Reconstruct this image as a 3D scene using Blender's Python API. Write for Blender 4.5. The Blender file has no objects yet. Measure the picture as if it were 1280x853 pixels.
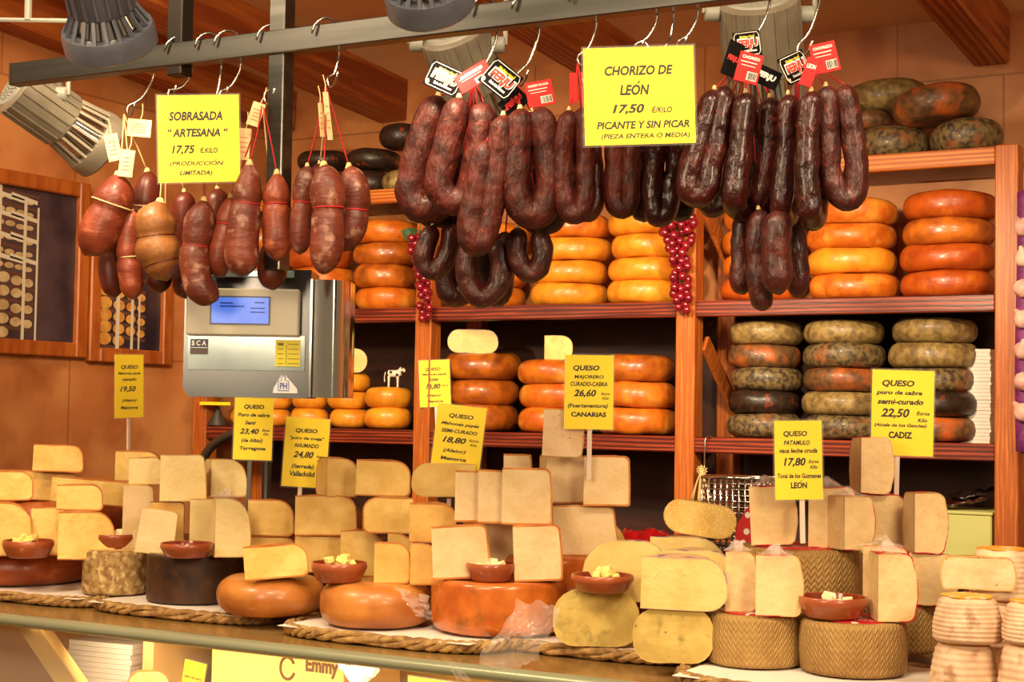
import bpy, math, random
from math import sin, cos, pi, radians, sqrt
from mathutils import Vector, Matrix, noise, Euler
random.seed(7)
SC = bpy.context.scene
COL = SC.collection

# ------------------------------------------------------------------ camera
FPX = 2560.0                    # scale of the depth figures used below (see atD)
FR = 1950.0; K = FR/FPX         # true focal length in pixels of a 1280 wide picture
YAW = radians(30.0); PITCH = math.atan(88.5/FR); ROLL = 0.0158
EYE = Vector((0, 0, 1.55))
F0 = Vector((-sin(YAW), cos(YAW), 0)); R0 = Vector((cos(YAW), sin(YAW), 0)); Z = Vector((0, 0, 1))
FW = F0*cos(PITCH) + Z*sin(PITCH); U0 = -F0*sin(PITCH) + Z*cos(PITCH)
RT = R0*cos(ROLL) + U0*sin(ROLL); UP = U0*cos(ROLL) - R0*sin(ROLL)
cam = bpy.data.cameras.new('camera'); cam.sensor_width = 36.0; cam.lens = FR/1280*36.0; cam.clip_start = .05
co = bpy.data.objects.new('camera', cam); COL.objects.link(co)
m = Matrix((RT, UP, -FW)).transposed().to_4x4(); m.translation = EYE; co.matrix_world = m
SC.camera = co

# ------------------------------------------------------------------ light and exposure
SC.view_settings.view_transform = 'Standard'; SC.view_settings.look = 'None'
SC.view_settings.gamma = 1.0; SC.view_settings.use_curve_mapping = False
SC.view_settings.exposure = 0.0
w = bpy.data.worlds.new('world'); SC.world = w; w.use_nodes = True
w.node_tree.nodes['Background'].inputs[0].default_value = (1.0, .70, .42, 1)
w.node_tree.nodes['Background'].inputs[1].default_value = .24

def aim(o, target):
    d = Vector(target) - o.location
    o.rotation_euler = d.to_track_quat('-Z', 'Y').to_euler()
def area(name, loc, target, size, power, col, sy=None):
    l = bpy.data.lights.new(name, 'AREA'); l.energy = power; l.color = col; l.size = size
    if sy: l.shape = 'RECTANGLE'; l.size_y = sy
    o = bpy.data.objects.new(name, l); COL.objects.link(o); o.location = loc; aim(o, target); return o
def spot(name, loc, target, power, col, deg, blend=.5, rad=.05):
    l = bpy.data.lights.new(name, 'SPOT'); l.energy = power; l.color = col; l.spot_size = radians(deg)
    l.spot_blend = blend; l.shadow_soft_size = rad
    o = bpy.data.objects.new(name, l); COL.objects.link(o); o.location = loc; aim(o, target); return o
WARM = (1.0, .76, .48); WARM2 = (1.0, .74, .44)
# market hall lamps above the customers, in front of the stall, plus two added fills
area('hall_and_fill_light', (-.7, .7, 3.2), (-1.7, 2.6, 1.2), .5, 42, WARM)
area('hall_and_fill_light', (-2.5, 1.0, 3.1), (-2.5, 3.4, 1.4), .45, 40, WARM)
area('hall_and_fill_light', (.6, 1.3, 3.1), (-1.0, 3.7, 1.6), .45, 36, WARM)
area('hall_and_fill_light', (1.1, .4, 2.2), (-1.8, 4.0, 2.4), .5, 34, WARM)  # added low fill that brightens ceiling and beams, not a known lamp
area('hall_and_fill_light', (-1.25, .25, 2.05), (-2.0, 2.8, 1.35), .6, 22, WARM)  # added frontal fill for signs shadowed by the sausages, no known source
spot('wall_spot', (-2.0, 2.2, 2.5), (-3.56, 3.7, 1.75), 30, WARM2, 75, .8, .06)
spot('counter_spot', (-1.7, 1.6, 2.75), (-1.95, 2.55, 1.2), 17, (1, .85, .60), 80, .8, .05)
spot('counter_spot', (-.75, 1.5, 2.75), (-.95, 2.45, 1.2), 10, (1, .85, .62), 80, .8, .05)

# ------------------------------------------------------------------ pixel helpers (1280 x 853)
def ray(x, y): return FW + RT*((x-640)/FR) - UP*((y-426.5)/FR)
def atD(x, y, D): return EYE + ray(x, y)*(D*K)
def atY(x, y, Y):
    r = ray(x, y); return EYE + r*((Y-EYE.y)/r.y)
def atX(x, y, X):
    r = ray(x, y); return EYE + r*((X-EYE.x)/r.x)
def atZ(x, y, zz):
    r = ray(x, y); return EYE + r*((zz-EYE.z)/r.z)
def zat(x, y, D): return atD(x, y, D).z
def depth(p): return (Vector(p)-EYE).dot(FW)/K

# ------------------------------------------------------------------ materials
def C(r, g, b):
    f = lambda v: (v/255/12.92) if v/255 <= .04045 else ((v/255+.055)/1.055)**2.4
    return (f(r), f(g), f(b), 1)
MATS = {}
def M(name, col, col2=None, rough=.5, scale=18, lo=.38, hi=.62, detail=4, stretch=(1, 1, 1), bump=0, bscale=None, bstretch=None,
      metal=0, spec=.5, rnd=0, col3=None, scale3=8, lo3=.55, hi3=.65, coat=0, sss=0, alpha=1, emit=None, estr=0, trans=0, ior=1.45,
      holes=None, wave=None):
    if name in MATS: return MATS[name]
    mt = bpy.data.materials.new(name); mt.use_nodes = True; MATS[name] = mt
    nt = mt.node_tree; N = nt.nodes; L = nt.links; b = N['Principled BSDF']
    b.inputs['Roughness'].default_value = rough; b.inputs['Metallic'].default_value = metal
    b.inputs['Specular IOR Level'].default_value = spec; b.inputs['Base Color'].default_value = col
    b.inputs['Coat Weight'].default_value = coat; b.inputs['Alpha'].default_value = alpha; b.inputs['IOR'].default_value = ior
    b.inputs['Coat Roughness'].default_value = .15
    b.inputs['Transmission Weight'].default_value = trans
    if sss: b.inputs['Subsurface Weight'].default_value = sss; b.inputs['Subsurface Radius'].default_value = (.01, .006, .003); b.inputs['Subsurface Scale'].default_value = .5
    if emit: b.inputs['Emission Color'].default_value = emit; b.inputs['Emission Strength'].default_value = estr
    if not (col2 or bump or col3 or rnd or holes or wave): return mt
    tc = N.new('ShaderNodeTexCoord'); oi = N.new('ShaderNodeObjectInfo')
    ad = N.new('ShaderNodeVectorMath'); ad.operation = 'ADD'
    ml = N.new('ShaderNodeMath'); ml.operation = 'MULTIPLY'; ml.inputs[1].default_value = 37.0
    L.new(oi.outputs['Random'], ml.inputs[0]); L.new(tc.outputs['Object'], ad.inputs[0]); L.new(ml.outputs[0], ad.inputs[1])
    vec = ad.outputs[0]
    def nz(sc, st, det=4):
        mp = N.new('ShaderNodeMapping'); mp.inputs['Scale'].default_value = st; L.new(vec, mp.inputs[0])
        n = N.new('ShaderNodeTexNoise'); n.inputs['Scale'].default_value = sc; n.inputs['Detail'].default_value = det
        L.new(mp.outputs[0], n.inputs['Vector']); return n.outputs[0]
    def ramp(fac, a, c, lo_, hi_):
        r = N.new('ShaderNodeValToRGB'); e = r.color_ramp.elements
        e[0].position = lo_; e[0].color = a; e[1].position = hi_; e[1].color = c; L.new(fac, r.inputs[0]); return r.outputs[0]
    def mix(fac, a, c):
        x = N.new('ShaderNodeMix'); x.data_type = 'RGBA'; L.new(fac, x.inputs[0])
        for s, v in ((6, a), (7, c)):
            if isinstance(v, tuple): x.inputs[s].default_value = v
            else: L.new(v, x.inputs[s])
        return x.outputs[2]
    c = None
    if col2: c = ramp(nz(scale, stretch, detail), col, col2, lo, hi)
    if wave:
        mp = N.new('ShaderNodeMapping'); mp.inputs['Scale'].default_value = wave[1]; L.new(vec, mp.inputs[0])
        wv = N.new('ShaderNodeTexWave'); wv.inputs['Scale'].default_value = wave[0]; wv.inputs['Distortion'].default_value = wave[2]
        wv.inputs['Detail'].default_value = 3; wv.inputs['Detail Scale'].default_value = wave[3]; wv.bands_direction = wave[4]
        L.new(mp.outputs[0], wv.inputs[0])
        c = mix(ramp(wv.outputs[1], (0, 0, 0, 1), (1, 1, 1, 1), .15, .85), c if c else col, wave[5])
    if col3: c = mix(ramp(nz(scale3, (1, 1, 1), 5), (0, 0, 0, 1), (1, 1, 1, 1), lo3, hi3), c if c else col, col3)
    if holes:
        vo = N.new('ShaderNodeTexVoronoi'); vo.inputs['Scale'].default_value = holes[0]; vo.inputs['Randomness'].default_value = 1
        L.new(vec, vo.inputs['Vector'])
        c = mix(ramp(vo.outputs['Distance'], (1, 1, 1, 1), (0, 0, 0, 1), holes[1], holes[1]+.06), c if c else col, holes[2])
    if rnd:
        h = N.new('ShaderNodeHueSaturation'); mr = N.new('ShaderNodeMapRange')
        mr.inputs[3].default_value = 1-rnd; mr.inputs[4].default_value = 1+rnd*.6
        L.new(oi.outputs['Random'], mr.inputs[0]); L.new(mr.outputs[0], h.inputs['Value'])
        if c: L.new(c, h.inputs['Color'])
        else: h.inputs['Color'].default_value = col
        c = h.outputs[0]
    if c: L.new(c, b.inputs['Base Color'])
    if bump:
        bp = N.new('ShaderNodeBump'); bp.inputs['Strength'].default_value = min(1, bump); bp.inputs['Distance'].default_value = .004 if bump < 1 else .007
        L.new(nz(bscale or scale*2, bstretch or stretch, 5), bp.inputs['Height']); L.new(bp.outputs[0], b.inputs['Normal'])
    return mt

POSTW = M('post_pine', C(170, 84, 26), C(198, 112, 40), .45, scale=9, stretch=(9, 9, .8), wave=(19, (1.6, 1.6, .12), 8, 2.2, 'X', C(160, 82, 30)), bump=.12, bscale=60, bstretch=(4, 4, .4))
RAILW = M('rail_wood', C(112, 36, 22), C(150, 62, 32), .38, scale=7, stretch=(.8, 7, 9), wave=(16, (.1, 1.6, 1.8), 5, 1.2, 'Z', C(74, 22, 15)), bump=.12, bscale=50, bstretch=(.4, 4, 4))
TOPW = M('top_rail_pine', C(188, 102, 34), C(212, 128, 50), .45, scale=7, stretch=(.8, 7, 9), wave=(16, (.1, 1.6, 1.8), 4, 1.2, 'Z', C(158, 78, 30)))
DARKW = M('shelf_back_board', C(44, 18, 10), C(58, 26, 14), .6, scale=6, stretch=(1, 4, 6), bump=.1)
BEAMW = M('beam_wood', C(164, 84, 34), C(190, 108, 48), .5, scale=7, stretch=(9, .8, 9), wave=(9, (1.6, .1, 1.8), 6, 1.2, 'X', C(134, 62, 24)))
PLAST = M('ceiling_plaster', C(226, 178, 124), C(236, 192, 140), .85, scale=3, bump=.05)
STEEL = M('brushed_steel', C(124, 122, 118), C(102, 102, 98), .32, scale=5, stretch=(.3, 8, 8), metal=1)
CHROME = M('chrome', C(214, 212, 206), rough=.12, metal=1)
HOOKM = M('hook_steel', C(190, 186, 178), rough=.2, metal=1)
DARKM = M('dark_steel', C(52, 46, 42), rough=.4, metal=.7)
LAMPB = M('lamp_blue_grey', C(92, 94, 104), C(80, 82, 92), .4, scale=20, metal=.3)
LAMPG = M('lamp_grey', C(146, 138, 122), C(132, 124, 108), .42, scale=20, metal=.3)
LAMPL = M('lamp_light_grey', C(150, 150, 140), rough=.45)
BLACK = M('black_plastic', C(18, 16, 15), rough=.45)
YEL = M('yellow_card', C(252, 222, 10), rough=.5, spec=.3)
INK = M('black_ink', C(14, 12, 8), rough=.6, spec=.2)
SLEEVE = M('clear_plastic_sleeve', C(255, 250, 240), rough=.2, alpha=.05, spec=.8)
STICKW = M('white_stick', C(226, 205, 188), rough=.4)
STICKG = M('grey_stick', C(92, 88, 84), rough=.4)
PAPER = M('white_paper', C(232, 222, 210), C(222, 210, 198), .8, scale=4)
TERRA = M('glazed_terracotta', C(146, 70, 38), C(164, 84, 48), .3, scale=14, coat=.3, bump=.06)
TERRD = M('glazed_terracotta_inside', C(124, 46, 26), rough=.18, coat=.5)
CUBE = M('sample_cheese', C(250, 224, 138), C(244, 214, 120), .5, scale=60, bump=.3)
CUBEW = M('sample_cheese_pale', C(248, 232, 186), C(240, 220, 168), .5, scale=60, bump=.3)
WRAP = M('clear_wrap', C(255, 248, 238), rough=.12, alpha=.16, spec=.9)
WRAPK = M('crumpled_wrap', C(250, 236, 226), rough=.1, alpha=.24, spec=.9)

def paste(name, a, b, **k):
    return M(name, a, b, rough=k.get('rough', .42), scale=22, bump=.5, bscale=70, sss=.0, rnd=.09, coat=k.get('coat', .04), holes=k.get('holes', (120, .06, C(200, 156, 80))), spec=.4, col3=k.get('col3'), scale3=30, lo3=.58, hi3=.72)
P_YEL = paste('yellow_paste', C(238, 198, 108), C(226, 180, 88))
P_MAH = paste('mahon_paste', C(238, 202, 120), C(224, 182, 96))
P_PALE = paste('pale_paste', C(242, 218, 156), C(236, 208, 140))
P_WHITE = paste('white_paste', C(234, 206, 158), C(224, 192, 140), holes=(110, .045, C(222, 188, 136)))
P_MAN = paste('manchego_paste', C(230, 200, 148), C(220, 186, 130), coat=.2, holes=(90, .07, C(206, 166, 104)))
P_GOAT = paste('goat_paste', C(238, 206, 162), C(226, 188, 140), holes=(80, .08, C(160, 110, 70)))
P_GREEN = paste('soft_paste', C(226, 200, 128), C(214, 186, 110), coat=.2, holes=(60, .05, C(190, 160, 90)))
P_RIND = paste('worn_green_rind', C(204, 178, 100), C(184, 156, 82), holes=(30, .03, C(120, 96, 50)), col3=C(150, 132, 72))
P_DARK = paste('tan_paste', C(222, 178, 100), C(208, 160, 80))
P_CRYS = paste('speckled_paste', C(236, 200, 116), C(224, 182, 94), holes=(220, .22, C(250, 228, 170)))

def rind(name, a, b, **k):
    return M(name, a, b, rough=k.get('rough', .42), scale=k.get('scale', 24), bump=k.get('bump', .25), bscale=k.get('bscale', 70), rnd=k.get('rnd', .1),
             col3=k.get('col3'), scale3=k.get('scale3', 14), lo3=k.get('lo3', .55), hi3=k.get('hi3', .68), coat=k.get('coat', .1), detail=6, lo=k.get('lo', .38), hi=k.get('hi', .62))
R_OR = rind('orange_rind', C(208, 134, 58), C(180, 102, 40), col3=C(228, 184, 124), lo3=.6, hi3=.75)
R_BR = rind('brown_rind', C(128, 96, 54), C(96, 68, 38), col3=C(176, 150, 100), scale=60)
R_MAN = rind('tan_rind', C(206, 166, 98), C(182, 138, 74), scale=40)
R_PALE = rind('pale_rind', C(222, 186, 108), C(204, 160, 84))
R_LIL = rind('lilac_wrapped_rind', C(206, 178, 120), C(196, 156, 130), col3=C(116, 96, 140), scale3=26, lo3=.57, hi3=.62)
R_RED = rind('red_label_rind', C(214, 170, 110), C(196, 146, 84), col3=C(190, 26, 34), scale3=22, lo3=.47, hi3=.52)
W_OR1 = rind('orange_wheel_rind', C(214, 118, 30), C(184, 88, 20), col3=C(226, 150, 56), coat=.15, rough=.38, bump=.35, bscale=40, rnd=.12)
W_OR2 = rind('golden_wheel_rind', C(232, 156, 40), C(214, 130, 28), col3=C(196, 106, 24), lo3=.58, hi3=.75, coat=.15, rough=.38, bump=.35, bscale=40, rnd=.08)
W_BRN = rind('amber_wheel_rind', C(190, 104, 28), C(150, 74, 20), col3=C(110, 52, 18), lo3=.57, hi3=.72, coat=.35, rough=.34, bump=.15, bscale=30)
W_RED = rind('russet_wheel_rind', C(186, 84, 20), C(158, 64, 16), col3=C(208, 118, 36), lo3=.6, hi3=.75, coat=.15, rough=.38, bump=.35, bscale=40)
W_MO1 = rind('mouldy_grey_rind', C(120, 100, 64), C(60, 48, 34), scale=70, col3=C(150, 84, 40), scale3=18, lo3=.56, hi3=.76, rough=.5, bump=.4, lo=.40, hi=.60)
W_MO2 = rind('mouldy_olive_rind', C(160, 134, 80), C(116, 92, 52), scale=50, col3=C(84, 64, 40), scale3=34, lo3=.52, hi3=.72, rough=.45, bump=.3)
W_MO3 = rind('mouldy_dark_rind', C(52, 36, 26), C(36, 24, 18), scale=80, col3=C(128, 50, 20), scale3=36, lo3=.6, hi3=.7, rough=.4, bump=.3)
W_MO4 = rind('mouldy_rust_rind', C(116, 80, 46), C(80, 56, 36), scale=60, col3=C(184, 92, 38), scale3=16, lo3=.50, hi3=.68, rough=.45, bump=.35)
W_GRY = rind('speckled_grey_rind', C(176, 146, 92), C(132, 94, 50), scale=70, col3=C(208, 180, 124), scale3=60, lo3=.52, hi3=.64, rough=.7, bump=.6, bscale=120, rnd=0)
W_DRK = rind('charcoal_brown_rind', C(70, 40, 22), C(46, 26, 15), scale=20, col3=C(92, 58, 32), scale3=12, lo3=.56, hi3=.72, rough=.5, bump=.5, bscale=40, rnd=0)
W_SMO = rind('smooth_tan_orange_rind', C(200, 130, 58), C(172, 102, 42), scale=10, col3=C(146, 82, 32), scale3=8, lo3=.5, hi3=.72, rough=.38, bump=.25, bscale=50, coat=.2, rnd=.04)
W_RST = rind('rusty_wheel_rind', C(172, 86, 34), C(140, 62, 24), scale=10, col3=C(196, 112, 52), scale3=8, rough=.42, bump=.2, bscale=60, rnd=.04)
W_PIM = rind('paprika_wheel_rind', C(204, 112, 38), C(170, 80, 26), scale=14, col3=C(150, 86, 36), scale3=20, rough=.25, bump=.3, bscale=40, coat=.6, rnd=.04)
LABELR = M('red_label_paper', C(190, 22, 32), C(196, 30, 36), .35, scale=30, col3=C(236, 214, 196), scale3=45, lo3=.62, hi3=.64)
LABELY = M('yellow_label_paper', C(240, 170, 30), C(236, 150, 24), .4, scale=30, col3=C(240, 214, 180), scale3=50, lo3=.58, hi3=.6)
W_WHT = rind('white_ribbed_rind', C(228, 194, 160), C(212, 172, 136), scale=40, col3=C(160, 112, 74), scale3=30, lo3=.57, hi3=.72, rough=.7, bump=.3, bscale=90)

def chevron(name, a, b):
    mt = M(name, a, b, rough=.55, scale=14, bump=.1, col3=C(150, 112, 60), scale3=9, lo3=.52, hi3=.72, rnd=.06)
    nt = mt.node_tree; N = nt.nodes; L = nt.links
    tc = N.new('ShaderNodeTexCoord'); sx = N.new('ShaderNodeSeparateXYZ'); L.new(tc.outputs['Object'], sx.inputs[0])
    def mth(op, p, q=None):
        n = N.new('ShaderNodeMath'); n.operation = op
        for i, v in enumerate((p, q)):
            if v is None: continue
            if isinstance(v, (int, float)): n.inputs[i].default_value = v
            else: L.new(v, n.inputs[i])
        return n.outputs[0]
    an = mth('ARCTAN2', sx.outputs[1], sx.outputs[0])
    tri = mth('PINGPONG', mth('MULTIPLY', an, 8.9), .5)
    ph = mth('ADD', mth('MULTIPLY', sx.outputs[2], 92.0), mth('MULTIPLY', tri, 1.7))
    stripe = mth('SINE', mth('MULTIPLY', ph, 2*pi))
    bp = N.new('ShaderNodeBump'); bp.inputs['Strength'].default_value = .6; bp.inputs['Distance'].default_value = .0025
    L.new(stripe, bp.inputs['Height']); L.new(bp.outputs[0], N['Principled BSDF'].inputs['Normal'])
    return mt
W_MAN = chevron('plaited_tan_rind', C(178, 140, 80), C(150, 112, 58))
CHOR = M('chorizo_skin', C(80, 27, 18), C(50, 16, 12), .50, scale=40, bump=1, bscale=60, bstretch=(1, 1, .55), spec=.32, col3=C(126, 52, 32), scale3=80, lo3=.6, hi3=.8, coat=.05, rnd=.1)
CHOM = M('matte_dark_chorizo_skin', C(78, 28, 22), C(52, 18, 15), .42, scale=40, bump=1, bscale=60, bstretch=(1, 1, .55), col3=C(104, 40, 26), scale3=70, lo3=.6, hi3=.7, coat=.1, rnd=.1)
CHOD = M('dark_chorizo_skin', C(60, 16, 12), C(38, 11, 9), .27, scale=30, bump=1, bscale=60, bstretch=(1, 1, .55), col3=C(84, 24, 14), scale3=60, lo3=.6, hi3=.7, coat=.3, rnd=.1)
SOB1 = M('sobrasada_skin', C(138, 60, 34), C(104, 40, 22), .46, scale=14, bump=.6, bscale=50, bstretch=(.6, .6, 1.6), col3=C(172, 92, 56), scale3=30, lo3=.58, hi3=.75, coat=.06, rnd=.06)
SOB2 = M('ochre_sobrasada_skin', C(146, 94, 44), C(114, 66, 30), .46, scale=14, bump=.6, bscale=50, coat=.06)
SOB3 = M('whitened_sobrasada_skin', C(112, 50, 32), C(80, 30, 20), .45, scale=14, bump=.7, bscale=50, bstretch=(.6, .6, 1.6), col3=C(190, 150, 126), scale3=42, lo3=.56, hi3=.86)
SOB4 = M('dark_sobrasada_skin', C(100, 38, 22), C(74, 26, 16), .4, scale=12, bump=.25, bscale=40, col3=C(140, 84, 56), scale3=20, lo3=.6, hi3=.75)
REDS = M('red_string', C(170, 18, 26), rough=.7)
CREAMS = M('cream_string', C(206, 176, 120), rough=.8)
TAGW = M('cream_tag_paper', C(222, 196, 146), C(206, 178, 124), .8, scale=30)
TAGB = M('black_tag_card', C(16, 13, 13), rough=.85, spec=.1)
TAGR = M('red_tag_card', C(196, 26, 26), rough=.5, spec=.3)
WHT = M('white_print', C(236, 228, 216), rough=.4)
REDP = M('red_print', C(214, 44, 38), rough=.4)
YELP = M('yellow_print', C(210, 190, 40), rough=.4)
ESP = M('esparto_straw', C(176, 140, 84), C(120, 86, 46), .8, scale=60, stretch=(1, 1, 1), bump=.6, bscale=120, lo=.35, hi=.65)
TILE = None

# ------------------------------------------------------------------ mesh helpers
def mesh(name, V, F, smooth=True, ang=40):
    me = bpy.data.meshes.new(name); me.from_pydata([tuple(v) for v in V], [], F); me.validate()
    if smooth:
        for p in me.polygons: p.use_smooth = True
        me.set_sharp_from_angle(angle=radians(ang))
    me.update(); return me
def link(name, me, mat=None, parent=None, loc=(0, 0, 0), rot=(0, 0, 0), scale=(1, 1, 1)):
    o = bpy.data.objects.new(name, me); COL.objects.link(o)
    o.location = loc; o.rotation_euler = rot; o.scale = scale
    if parent: o.parent = parent
    if mat is not None and me is not None and not me.materials: me.materials.append(mat)
    return o
def tag(o, label, cat, group=None):
    o['label'] = label; o['category'] = cat
    if group: o['group'] = group
    return o
def struct(o): o['kind'] = 'structure'; return o
def empty(name, loc, rz=0):
    return link(name, None, None, None, loc, (0, 0, rz))
class MB:
    def __init__(s): s.V = []; s.F = []
    def add(s, V, F, T=None):
        n = len(s.V); s.V += [T @ Vector(v) if T else Vector(v) for v in V]; s.F += [tuple(i+n for i in f) for f in F]; return s
    def box(s, c, d, T=None, bev=0):
        c = Vector(c); x, y, z = d[0]/2, d[1]/2, d[2]/2
        if bev <= 0:
            V = [c+Vector((a*x, b*y, e*z)) for a in (-1, 1) for b in (-1, 1) for e in (-1, 1)]
            F = [(0, 1, 3, 2), (4, 6, 7, 5), (0, 4, 5, 1), (2, 3, 7, 6), (0, 2, 6, 4), (1, 5, 7, 3)]
            return s.add(V, F, T)
        b = min(bev, x*.9, y*.9, z*.9)
        # chamfered box: eight corners, three vertices each
        V = []; idx = {}
        for a in (-1, 1):
            for q in (-1, 1):
                for e in (-1, 1):
                    for k in range(3):
                        p = [a*x, q*y, e*z]
                        for j in range(3):
                            if j != k: p[j] -= (a, q, e)[j]*b
                        idx[(a, q, e, k)] = len(V); V.append(c+Vector(p))
        F = []
        I = lambda a, q, e, k: idx[(a, q, e, k)]
        for a in (-1, 1):
            f = [I(a, -1, -1, 0), I(a, 1, -1, 0), I(a, 1, 1, 0), I(a, -1, 1, 0)]; F.append(tuple(f if a > 0 else f[::-1]))
            f = [I(-1, a, -1, 1), I(-1, a, 1, 1), I(1, a, 1, 1), I(1, a, -1, 1)]; F.append(tuple(f if a > 0 else f[::-1]))
            f = [I(-1, -1, a, 2), I(1, -1, a, 2), I(1, 1, a, 2), I(-1, 1, a, 2)]; F.append(tuple(f if a > 0 else f[::-1]))
        for a in (-1, 1):
            for q in (-1, 1):
                F.append((I(a, q, -1, 0), I(a, q, 1, 0), I(a, q, 1, 1), I(a, q, -1, 1)))
                F.append((I(a, -1, q, 0), I(a, 1, q, 0), I(a, 1, q, 2), I(a, -1, q, 2)))
                F.append((I(-1, a, q, 1), I(1, a, q, 1), I(1, a, q, 2), I(-1, a, q, 2)))
                for e in (-1, 1): F.append((I(a, q, e, 0), I(a, q, e, 1), I(a, q, e, 2)))
        return s.add(V, F, T)
    def tube(s, P, R, n=10, cap=True, T=None, amp=0, freq=30, flat=1.0):
        V, F = tubegeo(P, R, n, cap, amp, freq); return s.add(V, F, T)
    def lathe(s, prof, n=32, T=None, a0=0, a1=2*pi, fn=None):
        V, F = lathegeo(prof, n, a0, a1, fn); return s.add(V, F, T)
    def build(s, name, mat, parent=None, smooth=True, ang=40, loc=(0, 0, 0), rot=(0, 0, 0)):
        import bmesh
        me = mesh(name, s.V, s.F, False)
        bm = bmesh.new(); bm.from_mesh(me); bmesh.ops.recalc_face_normals(bm, faces=bm.faces); bm.to_mesh(me); bm.free()
        if smooth:
            for p in me.polygons: p.use_smooth = True
            me.set_sharp_from_angle(angle=radians(ang))
        return link(name, me, mat, parent, loc, rot)

def tubegeo(P, R, n=10, cap=True, amp=0, freq=30):
    P = [Vector(p) for p in P]; k = len(P)
    if not hasattr(R, '__len__'): R = [R]*k
    tn = [(P[min(i+1, k-1)]-P[max(i-1, 0)]).normalized() for i in range(k)]
    nrm = tn[0].orthogonal().normalized(); V = []; F = []
    for i in range(k):
        nrm = (nrm - tn[i]*nrm.dot(tn[i]))
        nrm = nrm.normalized() if nrm.length > 1e-6 else tn[i].orthogonal().normalized()
        bn = tn[i].cross(nrm)
        for j in range(n):
            a = 2*pi*j/n; d = nrm*cos(a)+bn*sin(a); p = P[i]+d*R[i]
            if amp: p = p + d*(amp*noise.noise(p*freq)+amp*.5*noise.noise(p*freq*2.3))
            V.append(p)
    for i in range(k-1):
        for j in range(n):
            a = i*n+j; b = i*n+(j+1) % n; F.append((a, b, b+n, a+n))
    if cap:
        V.append(P[0]-tn[0]*R[0]*.35); c0 = len(V)-1; V.append(P[-1]+tn[-1]*R[-1]*.35); c1 = len(V)-1
        for j in range(n):
            F.append((c0, (j+1) % n, j)); F.append((c1, (k-1)*n+j, (k-1)*n+(j+1) % n))
    return V, F
def lathegeo(prof, n=32, a0=0, a1=2*pi, fn=None):
    full = abs(a1-a0-2*pi) < 1e-6; V = []; F = []; k = len(prof); m_ = n if full else n+1
    for i in range(m_):
        a = a0+(a1-a0)*i/n
        for (r, zz) in prof:
            p = Vector((r*cos(a), r*sin(a), zz))
            if fn: p = fn(p, a)
            V.append(p)
    for i in range(n):
        for j in range(k-1):
            a = i*k+j; b = ((i+1) % m_)*k+j; F.append((a, b, b+1, a+1))
    return V, F
def spline(pts, step):
    P = [Vector(p) for p in pts]
    if len(P) == 2: P = [P[0], (P[0]+P[1])/2, P[1]]
    Q = [P[0]*2-P[1]]+P+[P[-1]*2-P[-2]]; out = []
    for i in range(1, len(Q)-2):
        a, b, c, d = Q[i-1], Q[i], Q[i+1], Q[i+2]
        n = max(2, int((c-b).length/step+.5))
        for j in range(n):
            t = j/n; out.append(.5*((2*b)+(c-a)*t+(2*a-5*b+4*c-d)*t*t+(3*b-a-3*c+d)*t**3))
    out.append(P[-1]); return out
def arcprof(r, h, rb, rt, n=6, bulge=0):
    """outer profile of a wheel from bottom axis to top axis"""
    pr = [(.0004, 0), (max(.001, (r-rb)*.5), 0)]
    for i in range(n+1):
        a = -pi/2+pi/2*i/n; pr.append((r-rb+rb*cos(a), rb+rb*sin(a)))
    if h-rb-rt > .004:
        for t in (.33, .66): pr.append((r+bulge*sin(pi*t), rb+(h-rb-rt)*t))
    for i in range(n+1):
        a = pi/2*i/n; pr.append((r-rt+rt*cos(a), h-rt+rt*sin(a)))
    pr += [(max(.001, (r-rt)*.5), h), (.0004, h)]
    return pr
def sag(amp, seed, fr=9):
    off = Vector((seed*3.1, seed*1.7, seed*.9))
    def fn(p, a):
        q = p*fr+off; return p*(1+amp*noise.noise(q)) + Vector((0, 0, max(0, amp*.1*noise.noise(q*1.7))))
    return fn

TOP = {}      # key -> top height
CTR = {}
# ------------------------------------------------------------------ cheese builders
STY = {  # paste, rind, rind thickness, bottom / top rounding as share of height, bulge
 'yel': (P_YEL, R_OR, .003, .28, .34, 0), 'mah': (P_MAH, R_OR, .0028, .18, .42, 0), 'mahr': (P_MAH, R_PALE, .0022, .38, .42, 0),
 'pale': (P_PALE, R_MAN, .0018, .10, .12, .002), 'palebig': (P_PALE, R_MAN, .0018, .10, .42, .002), 'white': (P_WHITE, R_OR, .0034, .06, .10, .001),
 'wht2': (P_WHITE, R_PALE, .0012, .05, .08, .001), 'man': (P_MAN, R_RED, .0016, .12, .14, .006), 'goat': (P_GOAT, R_MAN, .002, .10, .22, .003),
 'soft': (P_GREEN, R_LIL, .0014, .45, .48, 0), 'softb': (P_RIND, R_PALE, .0014, .40, .42, 0), 'dark': (P_DARK, R_BR, .002, .05, .08, 0), 'tan': (P_DARK, R_OR, .0028, .15, .35, 0),
 'softc': (P_GREEN, R_LIL, .0016, .40, .42, 0),
 'crys': (P_CRYS, R_PALE, .002, .48, .48, 0),
}
CHEESEG = 'cut cheeses heaped on the counter'
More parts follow.
